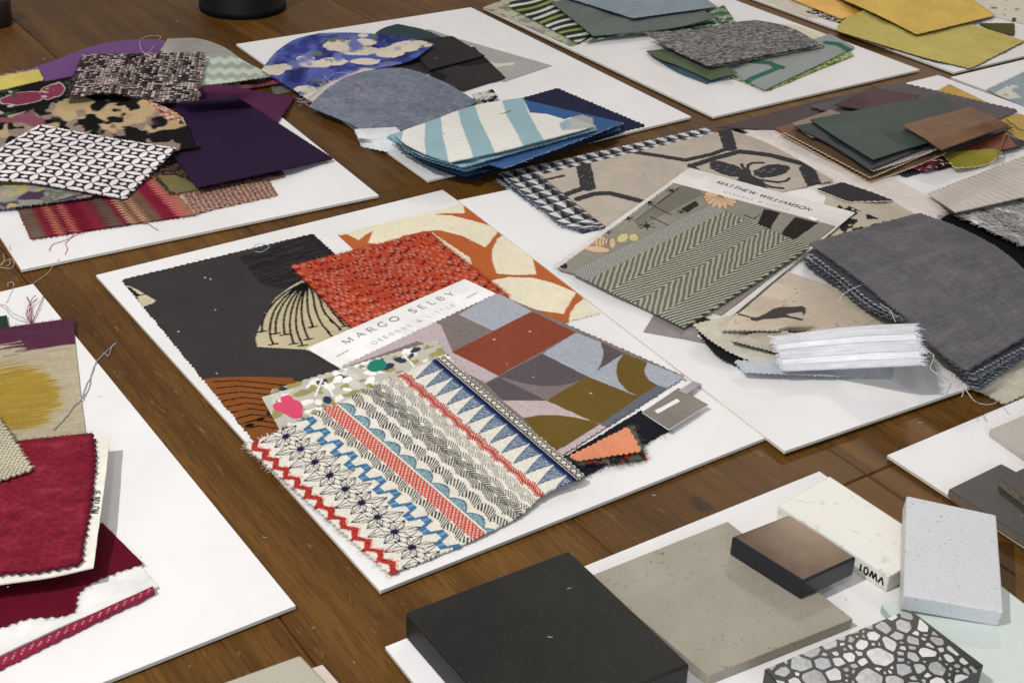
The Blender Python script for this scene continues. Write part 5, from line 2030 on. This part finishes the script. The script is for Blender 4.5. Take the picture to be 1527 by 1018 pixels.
le('dark slate leather under the bottle green one', [(1184, 188), (1390, 152), (1440, 196), (1297, 253)], (54, 57, 62), t=1.6, teeth='0000', e={3: [(1240, 216)]})
le('purple brown leather layer under the tan piece', [(1350, 196), (1450, 168), (1510, 190), (1412, 228)], (74, 60, 66), t=2.2, teeth='0000')
le('bottle green leather on top of the pile', [(1208, 178), (1405, 140), (1462, 186), (1302, 238)], lambda g: mottled(g, canvas(g, (62, 76, 70)), .10, 5, 30), t=1.6, teeth='0000', e={3: [(1250, 206)]}, lift=[0, 1, .5, .5], cell=1.1, r=14)
le('tan brown leather square on top of the green leather', [(1345, 187), (1447, 159), (1506, 186), (1404, 223)], lambda g: mottled(g, canvas(g, (128, 92, 62)), .10, 6, 20), t=1.6, teeth='0000', lift=[1.5, 1, 1, 1.5], e={3: [(1372, 202)]}, cell=1.0, r=14)
thread('brown string hanging at the right of the leather pile', [[(1504, 186, 2), (1500, 198, 2), (1494, 216, 1), (1486, 240, 1)], [(1500, 176, 2), (1508, 184, 3), (1527, 194, 3), (1540, 190, 1)]], (140, 108, 74), r=.9)
le('pleated ivory chiffon strip above the grey fur', [(1384, 289), (1528, 233), (1640, 268), (1425, 316)], p_pleat, e={0: [(1450, 263)]}, cell=1.0, t=1.2, mat='gauze', teeth='1000', lift=[2, 3, 4, 3], r=8, group=FG)

# ================================================================== lower-left board
sw('tiny dark green scrap at the left edge above the ikat', [(-30, 476), (10, 470), (14, 492), (-20, 500)], (44, 66, 56), cell=1.0, t=.8, teeth='0000', lift=1)


def p_ikat(g):
    x, y = g.px, g.py
    c = canvas(g, (182, 170, 144))
    h = vn(g.X / 26, g.Y / .9, 3) + .6 * vn(g.X / 9, g.Y / .7, 5) - .8
    sl = vn(g.X / 14, g.Y / 1.0, 8) - .5
    e = ell(x, y, 26, 592, 66, 52)
    c = blend(c, (1.0 - e + .55 * h) * 4, (168, 140, 58))
    pur = (519 - .02 * x + 3 * np.sin(x / 25) - y) + 26 * h * np.clip((90 - x) / 60, 0, 1)
    c = blend(c, pur / 2.0, (94, 48, 72))
    return mottled(g, c * (1 + .12 * sl)[..., None], .04, 2)


sw('ikat fabric with ochre oval and purple band at the left edge', [(-120, 516), (109, 474), (128, 652), (-120, 690)], p_ikat, e={0: [(0, 490)], 1: [(114, 530)]}, cell=.8, t=1.2, teeth='0011', amp=1.3, fray='0', flen=2.5, wr=.5)
FOLD = sw('white card folder with a stitched raspberry hem at lower left', [(-120, 900), (205, 838), (236, 874), (-120, 1034)], (228, 226, 224), cell=1.6, t=1.0, mat='card', teeth='0000', wr=0, name='sample_folder', cat='sample folder', group=None, e={2: [(100, 930)]}, lift=[0, 1, 1, 0])


def p_hem(g):
    c = canvas(g, (152, 44, 68))
    s = np.abs(((g.X + g.Y * .5) / 4.6) % 1 - .5)
    c[(s < .07) & (np.abs(g.v - .45) < .25)] = (206, 150, 164)
    return mottled(g, c, .08, 2), 1.2 * np.sin(math.pi * np.clip(g.v, 0, 1))


sw(None, [(-120, 1036), (228, 873), (231, 884), (-120, 1056)], p_hem, cell=.8, t=1.6, mat='velvet', teeth='0020', parent=FOLD.o, name='stitched_hem', wr=0, e={0: [(100, 932)], 2: [(100, 947)]}, r=3)
sw('dark raspberry velvet spread under the white card at lower left', [(-100, 852), (153, 779), (212, 838), (-100, 950)], (104, 14, 36), e={2: [(168, 852), (113, 884), (109, 908), (30, 921), (0, 932)]}, cell=1.0, t=1.2, mat='velvet', teeth='0012', fray='2', flen=1.6, wr=.6,
   fcol=(150, 40, 70))
sw('nested base layer of red felt raising the wool card', [(-100, 730), (90, 700), (100, 820), (-100, 850)], (120, 24, 54), cell=1.6, t=8, mat='velvet')
CARD3 = sw('white card printed with small code beside the raspberry wool', [(-120, 690), (164, 650), (139, 845), (-120, 893)], (232, 228, 216), cell=1.6, t=1.0, mat='card', teeth='0000', wr=0, r=30, lift=[1, 4, 3, 1], name='sample_card', cat='sample card', group='sample cards with mounted fabrics',
           e={1: [(156, 720)], 2: [(70, 860), (0, 870)]}, ec=(226, 222, 212))


def p_wool(g):
    n = fbm(g.X / 12, g.Y / 7, 5, 3)
    n2 = vn(g.X / 2.2, g.Y / 1.6, 8)
    c = canvas(g, (132, 32, 50))
    c = blend(c, (n - .52) * 2.6, (148, 50, 70))
    c = blend(c, (.42 - n) * 2.6, (118, 22, 44))
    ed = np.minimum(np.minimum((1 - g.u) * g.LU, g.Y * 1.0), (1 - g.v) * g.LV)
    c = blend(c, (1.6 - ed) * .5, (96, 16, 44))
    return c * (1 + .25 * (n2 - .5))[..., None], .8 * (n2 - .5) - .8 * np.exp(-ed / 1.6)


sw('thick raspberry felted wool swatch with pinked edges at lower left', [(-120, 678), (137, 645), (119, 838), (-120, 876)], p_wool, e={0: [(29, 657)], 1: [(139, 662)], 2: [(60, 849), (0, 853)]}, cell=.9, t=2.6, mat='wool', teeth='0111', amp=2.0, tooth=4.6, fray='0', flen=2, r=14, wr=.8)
zc3 = near_z(CARD3.P)
h3 = float(CARD3.P[:, -6:, 2].mean())
pa, pb = pxline((139, 731), h3), pxline((136, 767), h3)
lettering('JE 801 OM', pa, pb, 4.0, M_INK, CARD3.o, zc3, wthick=.17, wthin=.13, track=.16, up=(pxline((146, 748), h3) - pxline((138, 748), h3)) / np.linalg.norm(pxline((146, 748), h3) - pxline((138, 748), h3)))
sw('cream basket weave swatch with pinked edges at the left edge', [(-10, 612), (47, 699), (-40, 727), (-110, 660)], weave_plain((200, 192, 170), (150, 140, 116), 1.7, .4), cell=.6, t=1.4, mat='coarse', teeth='1111', amp=1.4, lift=[1, 1, 1, 1], r=12, fray='0', flen=1.5)
thread('maroon thread tuft above the ikat fabric', [[(46, 480), (39, 470, 2), (42, 458, 3), (46, 450, 3), (53, 440, 2)], [(46, 480), (41, 468, 3), (45, 456, 2), (40, 442, 1)], [(47, 480), (44, 466, 2), (46, 454, 3), (56, 446, 2)], [(48, 480), (47, 466, 2), (45, 456, 1)], [(48, 481), (54, 468, 1), (60, 454, 1), (66, 441)]], (140, 44, 84), r=.4, lift=.5)
thread('fine grey threads left of the maroon tuft', [[(-6, 451), (6, 455), (20, 467), (36, 475), (46, 481)], [(0, 455), (6, 458), (14, 468), (30, 478), (44, 481)]], (150, 146, 156), r=.3)
thread('grey twisted thread trailing off the ikat onto the table', [[(80, 640), (98, 622), (112, 604), (120, 598), (128, 588), (134, 572), (138, 552), (145, 537)], [(122, 594), (128, 576), (138, 556), (144, 538)], [(144, 538), (152, 530), (160, 522), (174, 512)], [(146, 535), (158, 528), (160, 530), (168, 516), (172, 511)]], (150, 152, 160), r=.45)
thread('tan thread running between the purple board and lower left board', [(88, 386), (80, 396), (68, 410), (56, 419), (48, 424)], (196, 160, 120), r=.4)
thread('pink threads loose on the front edge of the purple board', [[(124, 345), (110, 352), (92, 360), (78, 366), (73, 373)], [(112, 350), (102, 358), (98, 362), (101, 372), (97, 379)]], (176, 96, 116), r=.35)
thread('dark thread under the flame striped swatch', [(208, 331), (222, 335), (236, 343)], (70, 44, 56), r=.35)
thread('cream thread curls on the table at the far left', [[(-6, 400), (4, 392), (14, 386), (21, 390), (20, 398), (8, 400), (-4, 398)], [(2, 396), (6, 388), (5, 378)], [(10, 396), (16, 392), (14, 388)], [(16, 372), (14, 366)]], (196, 178, 152), r=.35)
thread('pale thread loop at the top of the lower left board', [(12, 428), (12, 422), (20, 422), (19, 432), (12, 446), (9, 452)], (206, 200, 196), r=.28)
thread('blue thread loop beside the charcoal fabric', [(376, 372), (380, 366), (396, 364), (402, 368), (394, 374), (380, 376)], (176, 196, 222), r=.28)

# ================================================================== stone samples
TG2 = 'stone and surface samples'
bboard('white board under the stone and tile samples', 'TR', (1222, 702), 34.0, 297, 420)
bboard('white board at lower right under the dark and beige tiles', 'TL', (1323, 678), 34.5, 297, 420)


def mk_slate():
    m = stone_mat('dark_slate', (28, 27, 25), (48, 49, 48), .5, .35, 30, 240, .705, .28, (54, 56, 56), .25)
    return m


M_SLATE = mk_slate()
M_GREIGE = stone_mat('greige_stone', (152, 145, 131), (120, 113, 102), .5, .13, 22, 420, .665, .35, (116, 110, 100), .2)
M_VW = stone_mat('white_marble_composite', (222, 220, 212), (204, 202, 190), .45, .03, 30, 180, .62, .45, (206, 204, 190), .03)
M_QUARTZ = stone_mat('speckled_white_quartz', (200, 201, 202), (128, 130, 132), .45, .02, 30, 900, .655, .45, (168, 172, 178), .03)
M_BEIGE = stone_mat('beige_stone', (176, 168, 160), (164, 156, 148), .5, .04, 30, 300, .65)
M_CHARC = stone_mat('charcoal_stone', (58, 55, 54), (70, 67, 66), .45, .08, 30, 400, .66)
M_CHSIDE = stone_mat('brown_tile_edge', (112, 100, 86), (90, 80, 68), .7, .12, 60, 300, .6)
M_PALE = plain_mat('pale_grey_glass', (176, 170, 154), .18, .5, var=.02, coat=.3)
M_PINK = plain_mat('pink_grey_card', (206, 190, 182), .6)
M_MINT = plain_mat('pale_mint_glass', (200, 209, 203), .45, .4, var=.015)
M_MINTE = plain_mat('green_glass_edge', (150, 180, 168), .2, .5, coat=.4)
M_DKSIDE = plain_mat('dark_navy_edge', (26, 28, 36), .35, .5)

slab('stone_tile', 'greige stone tile with dark specks under the bronze square', 'tile', TG2, [(880, 858), (1085, 777), (1272, 922), (1056, 1007)], 6.5, M_GREIGE, z=0.05, bev=.35)
slab('stone_tile', 'thick dark slate block at the bottom centre', 'tile', TG2, [(604, 912), (848, 820), (1029, 990), (766, 1096)], 17, M_SLATE, z=.1, bev=1.3, seg=2)
VWO, VT, VN = slab('stone_tile', 'white composite tile marked VW01 behind the bronze square', 'tile', TG2, [(1160, 753), (1237, 709), (1402, 817), (1326, 859)], 11, M_VW, z=.1, bev=.8, seg=2)


def face_letters(txt, A, B, dn, h, mat, parent, loc, name='lettering', th=.25):
    """lettering on a vertical tile side: A -> B along the side, dn the letters' upward direction"""
    A, B, dn = np.array(A, float), np.array(B, float), np.array(dn, float)
    tot = sum(GL[ch][0] + .14 for ch in txt) - .14
    ax = (B - A) / np.linalg.norm(B - A)
    s = np.linalg.norm(B - A) / tot
    nrm = np.cross(ax, dn)
    if nrm @ (np.array([0, 0, CZ]) - A) < 0:
        nrm = -nrm
    V, Q, x = [], [], 0
    for ch in txt:
        for wt, pl in GL[ch][1]:
            P = np.array([A + ax * (x + p[0]) * s + dn * p[1] * h + nrm * .06 for p in pl])
            t = np.gradient(P, axis=0)
            t /= np.linalg.norm(t, axis=1)[:, None] + 1e-9
            wv = np.cross(t, nrm) * th * h * .5
            b0 = len(V)
            for a_, b_ in zip(P + wv, P - wv):
                V += [a_, b_]
            Q += [(b0 + 2 * i, b0 + 2 * i + 1, b0 + 2 * i + 3, b0 + 2 * i + 2) for i in range(len(P) - 1)]
        x += GL[ch][0] + .14
    me = np_mesh(name, np.array(V) - loc * 1000, np.array(Q))
    return link(name, me, [mat], parent)


_a = VT[0] + (VT[3] - VT[0]) * .97
_b = VT[0] + (VT[3] - VT[0]) * .76
face_letters('VW01', _a - [0, 0, 3.2], _b - [0, 0, 3.2], (0, 0, -1), 4.6, M_INK, VWO, np.array(VWO.location))
_a = VT[0] + (VT[3] - VT[0]) * .705
_b = VT[0] + (VT[3] - VT[0]) * .655
face_letters('S', _a - [0, 0, 3.6], _b - [0, 0, 3.6], (0, 0, -1), 4.0, M_INK, VWO, np.array(VWO.location))

# bronze square: dark body with a brushed bronze face
m, N, L, B = nmat('brushed_bronze')
tc = N.new('ShaderNodeTexCoord')
n1 = noise(N, L, tc.outputs['Object'], 90, 5, .6, .5)
n2 = noise(N, L, tc.outputs['Object'], 500, 3, .6)
L.new(ramp(N, L, n1.outputs[0], [(.3, (.022, .0130, .0070)), (.7, (.036, .022, .0120))]), B.inputs['Base Color'])
B.inputs['Metallic'].default_value = .85
rr_ = N.new('ShaderNodeMapRange')
rr_.inputs['To Min'].default_value = .17
rr_.inputs['To Max'].default_value = .27
L.new(n1.outputs[0], rr_.inputs[0])
L.new(rr_.outputs[0], B.inputs['Roughness'])
M_BRONZE = m
BZ, BT, _ = slab('metal_tile', 'bronze faced square tile with black sides on the greige stone', 'tile', TG2, [(1091, 800), (1177, 767), (1277, 831), (1198, 867)], 12, M_DKSIDE, z=6.6, bev=.9, seg=2)
fc = BT.mean(0)
q_ = [fc + (p - fc) * .955 + np.array([0, 0, .25]) for p in BT]
qpx = [tuple(float(v_) for v_ in prj(p)) for p in q_]
fo, _, _ = slab('bronze_face', None, None, None, qpx, .5, M_BRONZE, tops=[float(q_[0][2])] * 4, bev=.12, seg=1)
fo.parent = BZ
fo.location = Vector(fo.location) - Vector(BZ.location)

slab('glass_tile', 'pale mint glass tile under the white quartz block', 'tile', TG2, [(1314, 899), (1480, 862), (1640, 985), (1446, 1062)], 6, M_MINT, z=.1, bev=.8, side=M_MINTE)
slab('stone_tile', 'white speckled quartz block leaning on the marked tile', 'tile', TG2, [(1352, 738), (1486, 767), (1497, 912), (1347, 886)], 11, M_QUARTZ, tops=[26.5, 24, 18.5, 19], bev=1.1, seg=3)

# terrazzo with its chips as pieces
m, N, L, B = nmat('terrazzo_matrix')
tc = N.new('ShaderNodeTexCoord')
vo = N.new('ShaderNodeTexVoronoi')
vo.inputs['Scale'].default_value = 130
L.new(tc.outputs['Object'], vo.inputs['Vector'])
n1 = noise(N, L, tc.outputs['Object'], 700, 3)
cc = mixc(N, L, 'MIX', ramp(N, L, n1.outputs[0], [(.62, 0.0), (.68, .5)]), lin((26, 26, 28)), lin((70, 84, 86)))
L.new(cc, B.inputs['Base Color'])
B.inputs['Roughness'].default_value = .3
M_TER = m
TZ, TT, _ = slab('stone_tile', 'black and white terrazzo slab with pale stone chips at the bottom right', 'tile', TG2, [(1140, 997), (1356, 907), (1467, 991), (1238, 1104)], 14, M_TER, z=6.2, bev=.4)
CH = []
for q, (a, b) in enumerate((((176, 175, 173), (222, 221, 218)), ((150, 150, 149), (206, 205, 203)), ((194, 193, 191), (232, 231, 228)), ((130, 130, 129), (184, 183, 181)), ((140, 142, 145), (192, 194, 197)))):
    mm, N, L, B = nmat('stone_chip')
    tc = N.new('ShaderNodeTexCoord')
    nn = noise(N, L, tc.outputs['Object'], 120, 5, .6, .8)
    L.new(ramp(N, L, nn.outputs[0], [(.3, lin(a)), (.7, lin(b))]), B.inputs['Base Color'])
    B.inputs['Roughness'].default_value = .28
    CH.append(mm)


def clip_poly(P, n, d):
    out = []
    for i in range(len(P)):
        a, b = P[i], P[(i + 1) % len(P)]
        da, db = a @ n - d, b @ n - d
        if da <= 0:
            out.append(a)
        if (da < 0) != (db < 0) and da != db:
            out.append(a + (b - a) * da / (da - db))
    return out


ou = TT[1] - TT[0]
ov = TT[3] - TT[0]
LU_, LV_ = np.linalg.norm(ou), np.linalg.norm(ov)
ou, ov = ou / LU_, ov / LV_
r2 = random.Random(11)
pts = []
tries = 0
while tries < 30000 and len(pts) < 150:
    tries += 1
    p = np.array([r2.uniform(-2, LU_ + 2), r2.uniform(-2, LV_ + 2)])
    rad = r2.choice([4.6, 6.2, 7.6, 9.0]) if len(pts) < 62 else r2.choice([2.0, 2.8])
    if all(np.linalg.norm(p - q[0]) > (rad + q[1]) * .66 for q in pts):
        pts.append((p, rad))
org_t = np.array(TZ.location) * 1000
for i, (p, rad) in enumerate(pts):
    an = r2.uniform(0, math.pi)
    st_ = r2.uniform(.38, .95)
    P = []
    nn = r2.randint(5, 7)
    for k in range(nn):
        a = 2 * math.pi * (k + r2.uniform(-.3, .3)) / nn
        v_ = np.array([math.cos(a) * rad * 1.35, math.sin(a) * rad * (st_ * 1.3)])
        P.append(p + np.array([v_[0] * math.cos(an) - v_[1] * math.sin(an), v_[0] * math.sin(an) + v_[1] * math.cos(an)]))
    for j, (q, rq) in enumerate(pts):
        if j != i and np.linalg.norm(q - p) < 24:
            d = q - p
            L_ = np.linalg.norm(d)
            n_ = d / L_
            P = clip_poly(P, n_, p @ n_ + L_ * rad / (rad + rq) - .7 - .5 * hsh(i, j, 3))
            if len(P) < 3:
                break
    mg = .35
    for n_, d_ in ((np.array([1., 0]), LU_ - mg), (np.array([-1., 0]), -mg), (np.array([0, 1.]), LV_ - mg), (np.array([0, -1.]), -mg)):
        if len(P) >= 3:
            P = clip_poly(P, n_, d_)
    if len(P) < 3:
        continue
    P = np.array(P)
    if (np.ptp(P, axis=0) < 1.0).any():
        continue
    # round the corners once
    Q = []
    for k in range(len(P)):
        a, b = P[k], P[(k + 1) % len(P)]
        Q += [a + (b - a) * .08, a + (b - a) * .92]
    bm = bmesh.new()
    c3 = TT[0] + ou * P[:, 0].mean() + ov * P[:, 1].mean()
    top = [bm.verts.new(Vector((TT[0] + ou * q[0] + ov * q[1] + np.array([0, 0, .12]) - c3) / 1000)) for q in Q]
    bot = [bm.verts.new(v.co - Vector((0, 0, .0006))) for v in top]
    bm.faces.new(top)
    for k in range(len(top)):
        bm.faces.new((top[k], bot[k], bot[(k + 1) % len(top)], top[(k + 1) % len(top)]))
    bm_obj('stone_chip', bm, [r2.choice(CH)], TZ, (c3 - org_t) / 1000)

slab('stone_tile', 'charcoal tile with brown edge at the right edge', 'tile', TG2, [(1415, 729), (1493, 691), (1650, 775), (1560, 822)], 5.5, M_CHARC, z=.1, bev=.35, side=M_CHSIDE)
slab('stone_tile', 'second charcoal tile lying on the first at the right edge', 'tile', TG2, [(1491, 714), (1560, 682), (1700, 770), (1620, 812)], 5, M_CHARC, bev=.35, side=M_CHSIDE, z=5.7)
slab('stone_tile', 'beige stone tile at the right edge above the charcoal tiles', 'tile', TG2, [(1476, 640), (1580, 596), (1680, 668), (1580, 714)], 5, M_BEIGE, z=.1, bev=.5)
slab('glass_tile', 'greige glossy tile corner at the bottom edge', 'tile', TG2, [(316, 1022), (448, 975), (530, 1062), (390, 1120)], 6, M_PALE, z=TABLE_Z + .1, bev=1.4, seg=3)
slab('colour_card', 'pinkish grey card corner beside the glossy tile at the bottom', 'colour card', None, [(440, 1004), (481, 990), (560, 1080), (500, 1110)], 1.2, M_PINK, z=TABLE_Z + .1, bev=.2)


# ------------------------------------------------------------------ black jar at the top, dark knob at the left
def lathe(prof, n=72):
    bm = bmesh.new()
    rings = []
    for r_, z_ in prof:
        rings.append([bm.verts.new((r_ * math.cos(2 * math.pi * i / n) / 1000, r_ * math.sin(2 * math.pi * i / n) / 1000, z_ / 1000)) for i in range(n)])
    for a, b in zip(rings[:-1], rings[1:]):
        for i in range(n):
            f = bm.faces.new((a[i], a[(i + 1) % n], b[(i + 1) % n], b[i]))
            f.smooth = True
    bm.faces.new(rings[0][::-1])
    bm.faces.new(rings[-1])
    return bm


M_BLACK = plain_mat('black_plastic', (9, 9, 10), .6, .15, var=.05)
pc = unp(350, 31, TABLE_Z)
JR = 51
jar = bm_obj('black_jar', lathe([(JR - 2, 0), (JR, 1.5), (JR, 9), (JR - 1.6, 9.6), (JR - 1.6, 62), (JR - 3, 64)]), [M_BLACK], None, (pc[0] / 1000, (pc[1] + JR) / 1000, TABLE_Z / 1000))
tag(jar, 'round black jar cut off by the top edge on the wooden table', 'jar')
bm_obj('lid', lathe([(JR - 2, 64.4), (JR + 1, 65), (JR + 1, 80), (JR - 1, 82)]), [M_BLACK], jar)
pc = unp(-12, 44, TABLE_Z)
knob = bm_obj('dark_cup', lathe([(15, 0), (17, 1.5), (18, 30), (17.4, 31), (16.6, 30), (16, 3), (.5, 2.6)], 48), [plain_mat('dark_brown_glaze', (40, 30, 24), .4)], None, (pc[0] / 1000, (pc[1] + 17) / 1000, TABLE_Z / 1000))
tag(knob, 'small dark cup just showing at the top left edge', 'cup')

# lint and dust specks lying on the fabrics, boards and table
V, Q, n0 = [], [], 0
for q in range(60):
    px_, py_ = random.uniform(0, 1527), random.uniform(20, 1010)
    P = unp(np.array([px_, px_ + random.uniform(-3.4, 3.4), px_ + random.uniform(-5, 5)]), np.array([py_, py_ + random.uniform(-2, 2), py_ + random.uniform(-2.4, 2.4)]), 0)
    for _ in range(3):
        z = hs(P[:, 0], P[:, 1]) + .25
        P = unp(*prj(P), z)
    if np.ptp(z) > 1.0:
        continue
    a, b = tube(P * 1.0, random.uniform(.10, .20), 4)
    V.append(a)
    Q.append(b + n0)
    n0 += len(a)
V = np.concatenate(V)
org = np.array([V[:, 0].mean(), V[:, 1].mean(), V[:, 2].min()])
me = np_mesh('lint', V - org, np.concatenate(Q))
tag(link('lint', me, [plain_mat('pale_fibre', (200, 196, 190), .9, .1)], None, org / 1000), 'tiny pale lint fibres and dust specks scattered over fabrics and boards', 'lint', None, 'stuff')

for o in bpy.data.objects:
    for k in ('_o',):
        if k in o:
            del o[k]
